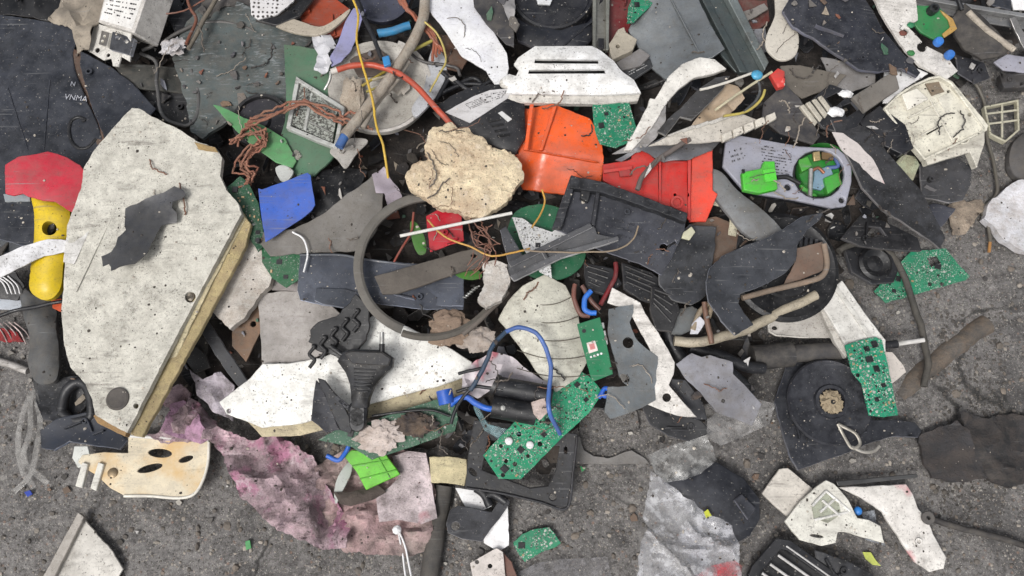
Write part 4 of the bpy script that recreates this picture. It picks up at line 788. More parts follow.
cable('yellow_wire','thin ochre wire running right from inside the ring to the grey channel','wire',70,[(428,220),(444,236),(468,246),(492,256),(514,252),(530,248)],.9,M((190,144,66),'wire')).done()
for i in range(9):
    r=random.Random(90+i); cable('copper_hair','fine copper-brown hair wire tangled at the right of the grey ring','wire',66,[(470+r.uniform(-6,24),226+r.uniform(-8,8),r.uniform(0,5)),(480+r.uniform(-10,24),238+r.uniform(-8,8),r.uniform(0,6)),(484+r.uniform(-14,14),254+r.uniform(-8,8),r.uniform(0,5)),(476+r.uniform(-12,20),274+r.uniform(-6,8))],.55,M((120,80,64),'wire'),group='fine copper-brown wires right of the ring',wob=.8).done()
sh('plaster_lump','white ragged plaster lump right of the ring','plaster lump',62,[(482,262),(496,260),(508,264),(510,282),(502,300),(486,308),(478,300),(484,282)],M((200,196,190),'foam'),th=7,fine=1.2,ff=.2,jit=1,res=4)
t=T('paper_wad','crumpled dirty paper wad below the ring','paper wad',(458,330),48,(0,0)); t.blob('paper_wad',(450,328),(18,14,6),M((142,122,106),'foam'),amp=.4,f=1.6,sub=4); t.blob('paper_tail',(476,340),(16,11,4),M((170,160,152),'foam'),amp=.4,f=1.8,sub=4); t.done()
t=T('spring','small coiled steel spring right of the slate strip','spring',(470,292),58,(0,0)); t.tube('spring',[(464+q*.32+2.2*math.cos(q*.9),298-q*.28,3+3*math.sin(q*.9)) for q in range(0,44)],.6,SIL,k=2,seg=6); t.done()
cable('grey_rod','dark grey rod leaning from the paper wad up to the grey channel','rod',60,[(462,334),(484,316),(508,292)],2.3,M((96,88,82),'matte')).done()
# white moulding + plug
t=T('white_moulding','long white moulding with a dirty cream side wall under the black plug','moulding',(345,385),32,(0,-3))
wm=[(219,402),(235,390),(250,378),(262,364),(290,363),(320,358),(342,350),(350,332),(372,316),(398,322),(422,334),(448,347),(472,362),(469,376),(440,386),(400,396),(350,410),(300,424),(262,428),(240,419),(226,414)]
t.plate('top',wm,M((232,230,224),'white'),z=6,th=5,jit=.3,W=.6,holes=[(229,411,2.4)],pil=(1.5,4),res=6)
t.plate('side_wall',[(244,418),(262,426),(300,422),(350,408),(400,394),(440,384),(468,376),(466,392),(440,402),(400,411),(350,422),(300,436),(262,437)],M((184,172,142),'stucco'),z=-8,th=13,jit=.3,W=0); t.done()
t=T('cogged_strip','black wavy cogged plastic strip above the power plug','cogged strip',(340,332),56,(0,-2))
t.plate('base',[(308,342),(310,330),(318,322),(336,316),(350,302),(356,294),(362,300),(370,306),(370,326),(366,340),(356,352),(348,366),(336,356),(322,352)],BK,th=4,jit=1.2)
for i in range(5):
    a=[(312+i*11+3*math.sin(k*2.1),344-i*9+k*4.4+2*math.cos(k*2.6),6) for k in range(6)]
    t.tube('cog_ridge',a,1.7,M((48,46,46),'black'),k=4)
t.done()
t=T('power_plug','black two-pin mains plug with ribbed grip lying on the white moulding','power plug',(366,382),62,(0,-4))
pk=M((50,48,46),'dark')
t.plate('body',[(343,352),(352,349),(382,350),(393,358),(392,367),(382,377),(374,386),(369,398),(367,408),(352,408),(351,396),(350,384),(345,372),(337,361)],pk,th=9,pil=(4,4),jit=.1,smooth=False,res=4,W=0)
t.plate('front_face',[(344,353),(352,351),(382,352),(391,358),(388,366),(352,364)],M((58,55,53),'dark'),z=11,th=3.5,jit=.1,W=0,bev=1)
for i in range(7): t.tube('grip_rib',[(354-i*.0,369+i*3.6,12.4),(376-i*1.3,370+i*3.6,12.4)],.8,M((40,38,37),'dark'))
p1=t.tube('pin',[(382,352,8),(382,344,8)],2.5,BK); t.tube('pin_tip',[(382,344,8),(382,332,8)],2.1,SIL,par=p1)
p2=t.tube('pin',[(344,356,6),(330,346,6)],2.5,BK)
for i in range(4): t.lathe('strain_relief_ring',(359,410+i*4.5),[(8.5-i*.5,0),(8.5-i*.5,6),(6,8),(0,8)],BK2,seg=18)
t.done()
t=T('black_funnel','folded black plastic funnel half beside the power plug','plastic shard',(328,406),60,(0,0))
t.plate('outer_wall',[(316,380),(322,386),(330,406),(340,430),(326,432),(312,420),(314,396)],M((54,54,62),'dark'),th=3,folds=[(316,380,330,432,.3)]); t.plate('inner_wall',[(317,378),(324,380),(340,400),(354,425),(350,434),(340,430),(328,404)],M((44,44,46),'dark'),z=2,th=4)
for i in range(3): t.plate('tab',[(334+i*4,398+i*3),(337+i*4,396+i*3),(344+i*4,402+i*3),(341+i*4,405+i*3)],M((70,72,80),'dark'),z=4,th=3,jit=0,W=0)
t.done()
t=pcb('circuit_board','dark green circuit board with burnt crust right of the power plug',50,[(318,440),(344,425),(364,424),(400,411),(428,402),(453,395),(458,418),(455,431),(420,444),(372,460),(352,447)],44,col=(14,84,54),rot=-15,mix=['solder_joint']*4+['contact_pad']*4+['capacitor']*2+['electrolytic_capacitor']+['resistor']*3)
t.blob('white_crust',(380,437),(18,13,4),M((202,190,184),'foam'),z=1.5,amp=.5,f=3,sub=4,rot=.2); t.blob('burnt_component',(416,424),(15,9,4),M((48,42,42),'foam'),z=1.5,amp=.5,f=3,sub=4)
t.tube('bare_wire',[(372,416,4),(400,412,6),(430,410,6),(450,416,4)],1.2,BK); t.done()
t=cable('blue_button_lead','blue disc capacitor with a thick blue lead left of the black cylinders','lead',64,[(449,405),(456,400),(466,398),(474,403),(486,408),(498,410)],2.6,M((30,96,196),'wire'))
t.tube('disc',[(444,390),(447,404)],7,M((24,90,190),'colour'),world=True); t.done()
cable('blue_wire','blue wire curl beside the bright green terminal','wire',38,[(326,456),(338,460),(348,448),(350,432)],2.1,M((36,96,190),'wire')).done()
t=cable('long_blue_wire','long blue wire looping over the white cone to the big green circuit board','wire',74,[(505,332),(518,328),(534,333),(545,345),(551,366),(550,388),(549,412),(560,434,-18)],2,M((62,96,160),'wire'))
t.tube('dark_sheath',[(505,332),(492,346),(486,362),(478,378),(470,390)],2,M((40,62,84),'wire'),world=True); t.done()
cable('black_pigtail','thin black wire joining the blue lead and the dark sheath','wire',66,[(452,424),(456,408),(468,392),(480,386),(502,390)],1.6,BK2).done()
for pa in ([(458,374),(470,370),(482,367)],[(456,392),(466,388),(474,386)]): cable('black_stub','short black wire stub on the crumpled paper','wire',56,pa,1.5,BK,group='short black stubs on the crumpled paper').done()
t=T('white_cone','pale ribbed cone shade in the centre of the heap','cone',(545,330),48,(-2,-4))
t.plate('shade',[(498,318),(508,300),(522,286),(545,274),(566,284),(577,304),(583,332),(589,360),(578,378),(556,392),(540,376),(518,344)],M((200,198,184),'white'),th=3,bend=(20,-16),W=.5,smooth=False,res=6)
for k in range(5):
    y=298+k*18; w=28+k*5; t.tube('ring_line',[(545-w+q*w*.5+k*5, y-3+(q-2)**2*-2.2+10-abs(q-2)*0, 3.2-abs(q-2)**2*1.3) for q in range(5)],.4,M((84,78,68),'matte'),seg=6)
t.done()
sh('crumpled_paper','crumpled white paper with a red mark behind the blue lead','paper',40,[(462,376),(474,362),(492,352),(512,358),(532,374),(550,386),(552,404),(520,398),(496,388),(478,398),(462,392)],M((198,190,194),'clean',extra='redspot'),th=1,W=5,wf=.05,res=5)
t=T('black_capacitor_pair','two black cylindrical capacitors joined side by side','capacitors',(520,398),50,(0,0))
t.tube('cylinder',[(496,386,9),(552,396,9)],9,BK2,seg=20); t.tube('cylinder',[(492,406,8),(536,414,8)],10,BK,seg=20); t.tube('end_ring',[(493,384,9),(497,386,9)],9.8,M((56,54,54),'black'),seg=20); t.lathe('screw',(503,408),[(2.4,0),(2,1),(0,1.2)],SIL,z=18,seg=12); t.done()
t=T('clear_teal_cover','clear teal-tinted broken cover below the black cylinders','cover',(492,415),44,(0,-4))
t.plate('clear_teal_cover',[(470,392),(476,402),(488,424),(512,430),(522,434),(500,440),(484,430),(474,410)],M((120,158,164),'clear'),th=1.5,W=2); t.done()
sh('pink_foam_crumb','pinkish white foam crumb on the black cylinders','foam crumb',66,[(532,402),(545,398),(548,412),(540,420),(534,414)],M((206,188,180),'foam'),th=4,fine=.8,res=3)
# black square frame
t=T('black_square_frame','black square plastic frame with corner holes under the big green circuit board','frame',(520,470),24,(0,0))
t.plate('frame',[(474,420),(520,424),(578,434),(574,470),(567,509),(540,503),(500,494),(465,489),(468,455)],M((48,47,49),'dark'),th=6,holes=[[(488,440),(560,446),(556,470),(548,486),(530,488),(482,470)],(473,472,5,2.6,45),(553,497,3.6),(566,450,2,4,0)],jit=.2,W=.4); t.tube('edge_bead',[(466,488,7),(500,493,7),(540,502,7),(567,508,7),(573,472,7),(577,437,7)],1.2,M((66,64,66),'dark')); t.done()
t=pcb('circuit_board','big bright green circuit board lying diagonally in the centre',46,[(483,455),(500,437),(528,408),(556,382),(578,369),(590,377),(603,392),(590,412),(566,434),(545,455),(521,479),(499,479)],96,col=(24,150,106),rot=-44,holes=[(501,446,2),(519,434,2.6),(506,461,2.2),(515,464,2.4),(540,444,2.6),(503,475,2.2),(528,456,2)],big=4)
t.blob('glue_spot',(509,441),(3.6,3.6,1.5),WH2,z=1.6,amp=.1,sub=2); t.blob('glue_spot',(530,445),(3.6,3.6,1.5),WH2,z=1.6,amp=.1,sub=2); t.done()
t=T('circuit_board','plain narrow green circuit board with a square white and red sticker','circuit board',(595,350),62,(-2,2))
t.plate('board',[(577,324),(600,317),(607,345),(613,374),(592,382),(584,352)],M((20,116,74),'pcb'),th=1.8,jit=.1,W=0); t.plate('sticker',[(586.5,343),(595,340.5),(598,350.5),(589,353.5)],M((226,214,208),'clean'),z=1.9,th=.3,jit=0,W=0,bev=0)
t.plate('sticker_mark',[(589,344.5),(594,343),(595.5,348.5),(590.5,350)],M((206,130,128),'clean'),z=2.2,th=.2,jit=0,W=0,bev=0)
for i in range(4): t.lathe('test_pad',(591+i*3.4,357-i*1.1),[(1,0),(1,.3),(0,.3)],WH2,z=1.9,seg=10)
for i in range(3): t.plate('connector',[(598+i*1.6,323+i*8),(604+i*1.6,322+i*8),(605+i*1.6,328+i*8),(600+i*1.6,330+i*8)],SIL,z=-3,th=4,jit=0,W=0)
t.lathe('pin',(584,331),[(1.8,0),(1.8,.6),(0,.6)],BK,z=1.9,seg=10); t.done()
cable('blue_wire','bright blue wire above the board with the white sticker','wire',58,[(591,291),(585,299),(584,309),(590,313),(596,313)],2.4,M((20,110,210),'wire')).done()
cable('blue_wire','bright blue wire loop at the lower end of the board with the sticker','wire',56,[(598,398),(606,388),(610,392),(606,396),(600,394)],2,M((30,100,210),'wire')).done()
for pa,c,l in [([(575,284),(574,300),(580,314),(590,316)],(112,70,60),'brown wire left of the bright blue wire'),([(616,262),(616,276),(608,290),(600,304)],(110,34,38),'dark red wire above the grey perforated plate'),([(582,286),(590,300),(600,310)],(96,62,54),'brown wire running under the bright blue wire')]:
    cable('insulated_wire',l,'wire',50,pa,2.2,M(c,'wire')).done()
# grey + white plate
sh('white_backing_plate','white plate with one round hole behind the grey perforated plate','plate',52,[(607,303),(612,288),(640,303),(645,314),(656,330),(668,349),(675,362),(674,374),(669,385),(682,400),(698,417),(680,416),(662,410),(646,404),(655,380),(650,350),(628,310)],M((216,212,206),'white'),th=2,holes=[(667,397.5,4.4)],W=.8)
sh('grey_perforated_plate','grey plate with two round holes and torn edges','plate',58,[(609,309),(634,304),(634,312),(630,322),(636,338),(648,349),(662,358),(660,372),(656,386),(657,400),(642,408),(624,415),(611,419),(605,412),(607,398),(608,387),(628,386),(620,378),(613,352),(608,334)],M((104,110,114),'matte'),th=2.5,holes=[(628.5,342.5,5.6),(625,378,5.5,4,30)],W=.6)
# ============================================================ centre right
t=T('dark_tray','dark slate tray with raised rim, inner divider and a keyhole','tray',(620,222),60,(0,-6))
tp=[(571,176),(600,182),(640,196),(687,214),(685,230),(673,255),(662,275),(640,263),(600,250),(562,232),(553,228),(562,200)]
t.plate('base',tp,M((86,88,98),'dark'),th=3,holes=[(664,247,4),[(666,246),(676,240),(677,242),(667,249)]],W=.5,jit=.3)
t.plate('rim',[(571,175),(600,181),(640,195),(688,213),(686,222),(640,205),(600,192),(570,188)],M((46,47,52),'dark'),z=2,th=11,jit=.4,W=0); t.plate('side_wall',[(571,175),(577,178),(562,228),(552,228),(562,200)],M((50,51,56),'dark'),z=2,th=9,jit=.3,W=0)
t.plate('divider',[(597,186),(601,187),(595,226),(591,225)],M((58,58,64),'dark'),z=2,th=8,jit=.1,W=0); t.plate('clip_block',[(582,183),(592,187),(588,202),(580,198)],BK2,z=3,th=7,jit=.1,W=0)
t.lathe('boss',(627,212),[(2.6,0),(2.6,1.5),(1.6,1.5),(1.6,0)],DK2,z=3,seg=16); t.bars('moulded_text',[(606,214),(636,222),(630,242),(602,234)],3,M((72,73,82),'dark'),z=3.1,dens=.75,bh=.3); t.done()
sh('round_green_board','round dark green board behind the white and grey channel pieces','circuit board',46,[(515,212),(545,204),(570,214),(584,236),(584,262),(566,278),(540,280),(518,268),(506,244)],M((20,84,54),'pcb'),th=2,smooth=True)
t=pcb('circuit_board','white circuit board with small black parts behind the grey angle channel',58,[(512,217),(522,218),(534,226),(552,232),(560,226),(562,216),(569,215),(573,226),(568,238),(550,262),(552,278),(540,272),(524,250)],20,col=(206,206,206),big=1,mix=['resistor']*5+['drill_hole']); t.done()
t=T('grey_channel','grey plastic angle channel lying across the white circuit board','channel',(556,250),66,(0,-5))
g=M((112,112,114),'dark')
t.plate('web',[(508,264),(540,248),(588,226),(594,226),(597,234),(619,238),(610,244),(560,256),(526,273),(512,280),(508,274)],g,th=2,jit=.3,W=.4); t.plate('flange',[(510,276),(560,252),(618,236),(619,240),(562,258),(514,281)],M((132,132,134),'dark'),z=2,th=6,jit=.2,W=0); t.plate('flange',[(508,262),(590,223),(593,227),(511,267)],M((98,98,100),'dark'),z=2,th=5,jit=.2,W=0)
t.plate('cross_rib',[(540,249),(543,248),(550,261),(547,262)],g,z=2,th=5,jit=0,W=0); t.plate('arm',[(500,230),(506,226),(530,268),(520,273),(508,262)],M((96,97,102),'dark'),z=-2,th=3,jit=.3); t.done()
cable('thin_grey_wire','thin beige wire looping across the dark tray','wire',76,[(524,250),(560,252),(600,252),(622,248),(634,238),(638,226)],.8,M((136,120,100),'wire')).done()
cable('yellow_wire','short ochre wire over the round green board','wire',68,[(542,190),(545,202),(540,216),(532,228)],.9,M((190,144,60),'wire')).done()
# black stuff below the tray
for l,p,c,z in [('black ribbed connector body below the dark tray',[(622,262),(652,272),(668,284),(666,304),(640,300),(624,288)],(40,40,44),44),('black plug body with dusty ribs left of the leather-grey plate',[(652,286),(676,290),(680,312),(672,332),(656,330),(650,308)],(44,43,44),48),('black moulded block above the grey perforated plate',[(584,262),(612,268),(622,284),(606,296),(586,288)],(30,31,36),38)]:
    t=T('connector_body',l,'connector',cen(p),z); t.plate('body',p,M(c,'black'),th=6,jit=.4)
    a,b=p[0],p[3]
    for k in range(4):
        q=(k+.8)/5; x1=p[0][0]*(1-q)+p[-1][0]*q+3; y1=p[0][1]*(1-q)+p[-1][1]*q; x2=p[1][0]*(1-q)+p[3][0]*q-2; y2=p[1][1]*(1-q)+p[3][1]*q
        t.tube('rib',[(x1,y1,6),(x2,y2,6)],1.2,M((56,54,54),'black'))
    t.done()
sh('rubber_mat_piece','leathery dark grey plate right of the dark tray','plate',52,[(672,238),(690,224),(715,228),(713,260),(705,296),(690,306),(672,300),(660,284),(658,268)],M((68,69,72),'dark'),th=4,W=2.5,wf=.04,jit=.6)
t=T('slate_wing','slate wing-shaped plate with scored lines over the black disc','plate',(760,270),62,(1,-2))
t.plate('plate',[(706,282),(710,268),(722,256),(744,246),(762,240),(782,230),(800,218),(820,215),(817,221),(804,232),(796,246),(795,262),(784,274),(762,286),(740,294),(738,304),(744,314),(753,325),(734,336),(720,322),(708,302)],M((76,79,86),'dark'),th=3,W=1,jit=.4)
for a,b in [((744,247),(768,284)),((775,236),(790,266)),((736,297),(712,302))]: t.tube('scored_line',[(a[0],a[1],3.4),(b[0],b[1],3.4)],.6,M((96,98,104),'dark'),seg=6)
t.done()
t=T('black_disc','big black moulded disc under the slate wing plate','disc',(783,268),40,(0,0))
t.lathe('disc',(783,268),[(52,0),(52,4),(48,6),(44,4),(30,4),(28,6),(0,6)],BK,seg=60)
for i in range(5): t.plate('tooth',[(800+i*5,236+i*1),(803+i*5,236+i),(802+i*5,250+i),(799+i*5,250+i)],BK2,z=5,th=9,jit=0,W=0)
t.done()
t=T('brown_bracket','brown-beige bracket with a rolled edge right of the slate wing plate','bracket',(795,270),56,(0,0))
t.plate('plate',[(796,248),(822,242),(824,270),(800,280),(784,284),(794,264)],M((104,84,72),'matte'),th=2,bend=(0,6)); t.tube('rolled_edge',[(742,298,4),(772,290,4),(806,282,5),(822,276,5),(827,264,5),(824,244,6)],2.6,M((132,114,98),'matte')); t.done()
sh('grey_curved_duct','smooth grey curved strip right of the red box','strip',46,[(708,170),(722,172),(738,190),(768,214),(786,236),(776,244),(748,236),(728,214),(712,192)],M((118,120,122),'matte'),th=5,smooth=True,pil=(3,5))
for pa,l in [([(712,200),(728,206),(734,220),(732,236)],'cream curved ribbon beneath the grey curved strip, the left one'),([(722,198),(744,212),(756,232)],'cream curved ribbon hugging the grey curved strip')]:
    cable('cream_ribbon',l,'ribbon',44,pa,4,M((190,184,160),'white'),flat=.3).done()
sh('brown_plate','brown rusty plate between the leathery plate and the slate wing','plate',42,[(690,224),(716,216),(740,226),(752,240),(728,254),(714,266)],M((104,82,68),'matte'))
sh('white_chip','small cream chip at the corner of the red box','chip',60,[(684,232),(692,226),(696,232),(690,240),(682,238)],M((190,188,160),'clean'))
cable('cream_pipe','cream rigid pipe running from the black hoses to the white bracket','pipe',46,[(674,341),(692,343),(714,340),(742,331),(770,318),(794,306),(816,295)],4.6,M((172,162,142),'white')).done()
cable('brown_lead','brown lead crossing the cream pipe','cable',54,[(704,302),(706,318),(712,344)],2.5,M((112,82,66),'wire')).done()
cable('beige_loop','beige wire loop left of the slate wing plate','wire',50,[(692,330),(700,312),(712,302),(708,318)],2.5,M((150,136,116),'wire')).done()
sh('white_tag','small white torn tag next to the brown lead','tag',50,[(692,324),(700,316),(706,322),(698,334),(690,334)],M((190,190,196),'clean'))
sh('grey_tube_mouth','smooth grey pipe mouth under the leathery plate','pipe',36,[(672,310),(692,306),(704,312),(696,328),(680,336),(672,334)],M((106,110,112),'matte'),th=5,pil=(4,6))
for pa,l,r in [([(666,318),(670,340),(682,360),(700,372)],'thick black hose below the black plug body',7),([(690,348),(720,356),(745,366),(764,368)],'thick black hose running right under the cream pipe',5.5),([(712,352),(734,374),(752,392)],'black hose slanting down right of the pale grey shards',4.5)]:
    cable('black_hose',l,'hose',28,pa,r,BK2).done()
sh('light_grey_shard','pale grey torn sheet right of the grey perforated plate','plastic sheet',48,[(676,364),(692,353),(702,357),(710,355),(733,362),(733,374),(748,388),(762,404),(752,426),(738,420),(716,412),(700,392),(685,378)],M((124,124,130),'matte'),th=2,holes=[(723,401,2)],W=1.2)
sh('translucent_shard','crumpled translucent grey sheet below the pale grey torn sheet','plastic sheet',50,[(704,420),(718,412),(732,414),(755,398),(774,404),(770,424),(748,434),(720,446),(704,438)],M((168,166,164),'clear'),th=1.2,W=3,wf=.06,folds=[(730,410,740,440,.3)])
sh('dark_shell_edge','dark curved shell under the pale grey sheets','shell',20,[(640,402),(664,410),(700,420),(712,432),(690,442),(668,436),(650,424)],M((46,47,52),'black'),th=4)
sh('black_underplate','slate-black plate between the white plate hole and the pale sheets','plate',34,[(664,378),(686,380),(704,404),(708,420),(696,420),(682,398)],M((54,55,62),'dark'))
# white bracket pair
t=T('white_spring_arm','white long moulded arm with a toothed end above the right circuit board','arm',(860,330),36,(0,-3))
t.plate('arm',[(813,290),(818,282),(822,286),(825,280),(830,285),(834,279),(838,284),(842,280),(846,285),(866,314),(886,340),(886,352),(870,358),(852,358),(840,336),(826,312)],M((218,216,210),'white'),th=7,jit=.3,W=.3,bev=1)
t.plate('side_step',[(812,292),(820,296),(850,350),(846,358),(836,344)],M((190,186,178),'white'),z=-4,th=7,jit=.2,W=0); t.plate('groove_lip',[(834,288),(838,286),(878,344),(874,346)],M((206,204,198),'white'),z=7,th=1.5,jit=.1,W=0); t.done()
t=T('white_bracket','white triangular bracket with a slot hole under the cream pipe','bracket',(802,322),20,(0,-3))
bp=[(768,325),(774,318),(800,312),(803,304),(812,303),(822,314),(833,329),(832,338),(800,338),(776,336),(769,332)]
t.plate('plate',bp,M((184,180,174),'white'),th=3,holes=[(775,328,3,2,0)]); t.rim('rim',bp,M((200,196,188),'white'),w=1.5,z=3,h=2); t.done()
sh('white_paper_corner','white board corner with a red mark right of the upright green circuit board','board',20,[(880,352),(892,352),(904,366),(907,372),(892,384),(884,380)],M((200,192,184),'clean',extra='redspot'))
pcb('circuit_board','green circuit board standing upright between the reel and the white tipped shaft',46,[(845,345),(860,340),(876,337),(882,340),(886,356),(892,384),(898,415),(884,417),(869,415),(862,384),(852,372)],84,col=(26,140,104),big=3,rot=12,holes=[(858,375,2.2),(861,353,1.6)]).done()
pcb('circuit_board','green circuit board lying on the ground at the right under the long dark lid',12,[(874,291),(892,272),(912,250),(930,250),(946,248),(958,264),(970,276),(966,280),(930,290),(886,303)],46,col=(28,128,92),big=1,rot=-14,holes=[[(927,258),(937,256),(941,263),(931,267)],(930,284,2.2),(942,284,2.2)]).done()
t=T('black_speaker','black speaker housing under the black cable arc','speaker',(872,262),16,(0,0))
t.plate('housing',[(846,250),(862,244),(892,250),(900,266),(894,282),(872,284),(852,272)],BK2,th=6,jit=.2); t.lathe('cone',(874,264),[(16,0),(17,3),(14,5),(8,2),(0,4)],BK,z=6,seg=32); t.done()
sh('black_frame_shard','black frame shard with a maroon chip below the lilac junction box','plastic shard',30,[(842,238),(862,214),(886,222),(916,238),(920,252),(890,250),(860,246)],M((40,40,44),'black'),th=5,holes=[[(866,226),(880,228),(886,236),(866,238)]])
cable('black_cable_arc','black cable arching right past the circuit board to the shaft tip','cable',20,[(838,252),(850,245),(868,244),(888,252),(902,272),(912,300),(922,332),(928,362),(924,386)],3.2,M((64,62,58),'matte')).done()
# reel
t=T('black_reel','round black plastic reel with a crumbling foam hub','reel',(830,402),30,(2,-2))
t.lathe('disc',(830,402),[(39,-4),(40,0),(38.5,2),(36,1),(16,1),(15,5),(12,5),(11,1),(0,1)],M((58,59,66),'dark'),seg=72); t.blob('foam_hub',(832,402),(9,9.5,4),M((150,136,112),'foam'),z=2,amp=.5,f=3.5,sub=4); t.lathe('axle_hole',(833,402),[(2.2,0),(2,1),(0,1)],HOLE,z=9.4,seg=14); t.done()
sh('reel_backplate','dark blue-grey backplate with an arm under the black reel','backplate',14,[(788,358),(800,354),(812,368),(856,402),(874,420),(898,419),(916,422),(923,430),(920,437),(894,436),(872,442),(850,452),(820,462),(799,470),(790,455),(782,430),(775,402),(784,375)],M((58,60,68),'dark'),th=4,jit=.4)
t=T('metal_clip','bent pale metal clip below the black reel','clip',(852,438),34,(0,0)); t.tube('loop',[(838,424,2),(844,436,2),(852,448,2),(860,444,2),(856,434,2),(846,428,2),(838,424,2)],1.5,M((186,180,168),'metal'),flat=.5); t.tube('tail',[(852,447,2),(864,452,1),(874,451,0),(880,446,0)],1.5,M((190,184,174),'metal'),flat=.5); t.done()
t=T('black_shaft','black cylinder with a thin white tipped shaft above the black reel','shaft',(830,352),16,(0,0))
t.tube('cylinder',[(752,358,9),(792,354,9)],12,M((46,45,46),'matte'),seg=22); t.tube('barrel',[(790,354,10),(848,350,10)],8.5,M((54,53,54),'matte'),seg=20); t.tube('shaft',[(846,350,12),(897,344,12)],4,BK2,seg=14); t.tube('white_tip',[(896,344,12),(924,340,12)],2.2,M((200,198,194),'clean'),seg=12); t.done()
# right ground pieces
sh('grey_leather_scrap','dark grey bent card between the white tray and the right edge','card',26,[(922,162),(940,160),(957,158),(972,165),(971,184),(963,200),(950,203),(935,199),(924,196)],M((92,91,93),'dark'),th=3,folds=[(944,158,942,202,-.2)])
sh('pale_green_stone','pale green speckled plaster piece under the white tray','plaster piece',26,[(896,162),(905,154),(916,156),(921,164),(914,180),(898,175)],M((186,194,164),'foam'),th=4,jit=.6)
sh('slate_chip','small slate-blue chip below the dark grey bent card','plastic shard',16,[(920,208),(934,203),(954,210),(942,226),(932,232),(924,222)],M((84,86,98),'dark'),th=4)
sh('beige_fibre_scrap','beige fibrous torn scrap on the ground right of the slate chip','fibre scrap',8,[(948,206),(958,198),(966,202),(982,199),(986,206),(976,218),(966,234),(952,236),(950,220)],M((150,136,120),'cloth'),th=2,W=3,jit=.9)
sh('white_foam_slab','white foam slab at the right edge','foam slab',6,[(988,204),(1004,190),(1018,180),(1044,178),(1044,256),(1020,250),(1004,240),(994,226),(984,218)],M((212,212,216),'foam'),th=9,jit=.8,fine=.5)
sh('dark_stone','dark rounded stone at the right edge above the foam slab','stone',2,[(1010,164),(1014,142),(1034,130),(1050,150),(1044,182),(1018,178)],M((84,82,82),'matte'),th=8,pil=(8,8),smooth=True)
t=cable('grey_hook_wire','grey wire hooking down on the right with a copper tip','wire',8,[(956,62),(972,80),(984,102),(986,130),(995,168),(996,194),(982,211),(988,226),(990,242)],1.8,M((92,88,80),'wire')); t.tube('copper_tip',[(990,242),(989,252)],1.6,M((170,120,60),'wire'),world=True); t.done()
sh('black_mat_piece','cracked black rubber mat piece on the ground at the right, the nearer one','mat',6,[(920,436),(936,428),(958,420),(966,428),(976,450),(988,478),(972,481),(955,482),(932,478),(922,460)],M((56,55,57),'cloth'),th=4,jit=1.2,W=2.5,wf=.04,fine=1.0,ff=.2,res=5)
sh('black_mat_piece','large black rubber mat piece reaching the right edge behind the cracked one','mat',2,[(958,412),(985,418),(1010,414),(1050,420),(1050,468),(1012,488),(988,480),(972,452)],M((46,46,48),'cloth'),th=5,jit=1.4,W=3.5,wf=.04,fine=1.6,ff=.16,res=5)
t=T('square_white_tile','square dirty white plastic tile on the ground near the bottom right','tile',(788,493),8,(0,0)); t.plate('square_white_tile',[(762,493),(779,469),(788,468),(814,489),(800,506),(790,519),(775,506)],M((208,202,192),'white'),th=4,jit=.3); t.done()
t=T('white_latch_moulding','white winged latch moulding with green-grey cells and a slot','moulding',(832,518),15,(0,-2))
t.plate('body',[(785,521),(800,502),(815,488),(826,480),(834,484),(848,500),(857,518),(868,520),(880,526),(884,543),(866,538),(845,532),(838,532),(836,543),(822,546),(800,540),(793,532)],M((216,214,204),'white'),th=4,jit=.25,holes=[(817,536,7,1.6,8)],W=.5,bev=1)
t.plate('cell_floor',[(812,506),(826,492),(848,510),(828,523),(814,518)],M((164,168,150),'stucco'),z=4,th=1,jit=.2,W=0)
for a,b in [((812,506),(826,491)),((826,491),(850,511)),((814,520),(848,512)),((820,512),(836,498)),((822,500),(840,516))]: t.tube('cell_wall',[(a[0],a[1],5),(b[0],b[1],5)],1.3,WH)
t.done()
sh('white_leg_shard','long white speckled leg-shaped shard with a pink smudge at the bottom right','plastic shard',12,[(838,487),(870,486),(906,484),(913,494),(918,508),(928,520),(933,534),(940,546),(947,558),(944,569),(930,572),(915,562),(900,540),(882,512),(862,498)],M((222,218,212),'white',extra='redspot'),th=3.5,jit=.4,pil=(1.5,3))
sh('metal_strip','dark metal strip above the long white leg-shaped shard','strip',12,[(836,481),(915,474),(916,478),(838,486)],M((88,88,88),'metal'),th=4,jit=.1)
t=T('rubber_washer','black rubber washer on the edge of the long white leg-shaped shard','washer',(927,518),17,(0,0)); t.lathe('rubber_washer',(927,518),[(2,0),(2,3),(5.5,3),(6,1.5),(5.5,0)],M((84,82,82),'matte'),seg=22); t.done()
sh('pale_blue_plastic','pale blue translucent plastic tail between the latch moulding and the leg-shaped shard','plastic shard',7,[(862,512),(874,510),(878,526),(885,546),(866,540)],M((172,178,186),'clear'),th=2)
t=T('blue_bead','tiny bright blue bead beside the white latch moulding','bead',(858,511),10,(0,0)); t.blob('blue_bead',(858,511),(3.8,4.2,3),M((30,120,200),'colour'),amp=.06,sub=2); t.done()
sh('lime_chip','small yellow-green chip on the ground near the bottom edge','chip',3,[(863,552),(871,552),(876,560),(881,566),(873,565),(866,559)],M((196,206,100),'colour'),th=1.5)
sh('lime_chip','tiny yellow-green chip on the dark housing beside the clear bag','chip',24,[(704,512),(708,509),(712,516),(706,518)],M((200,206,60),'colour'),th=1.5)
cable('black_rod','thin black rod lying on the ground towards the right edge','rod',6,[(930,519),(960,528),(1000,538),(1050,552)],3,M((52,50,50),'matte')).done()
t=T('black_vent_grille','black vent grille with pale slats at the bottom edge','vent grille',(800,572),12,(0,0))
t.rim('frame',[(738,604),(752,566),(776,538),(790,540),(860,590),(860,640),(760,640)],BK2,w=9,z=0,h=7); t.plate('back_plate',[(745,604),(756,570),(778,546),(855,594),(850,630)],BK,z=-2,th=2)
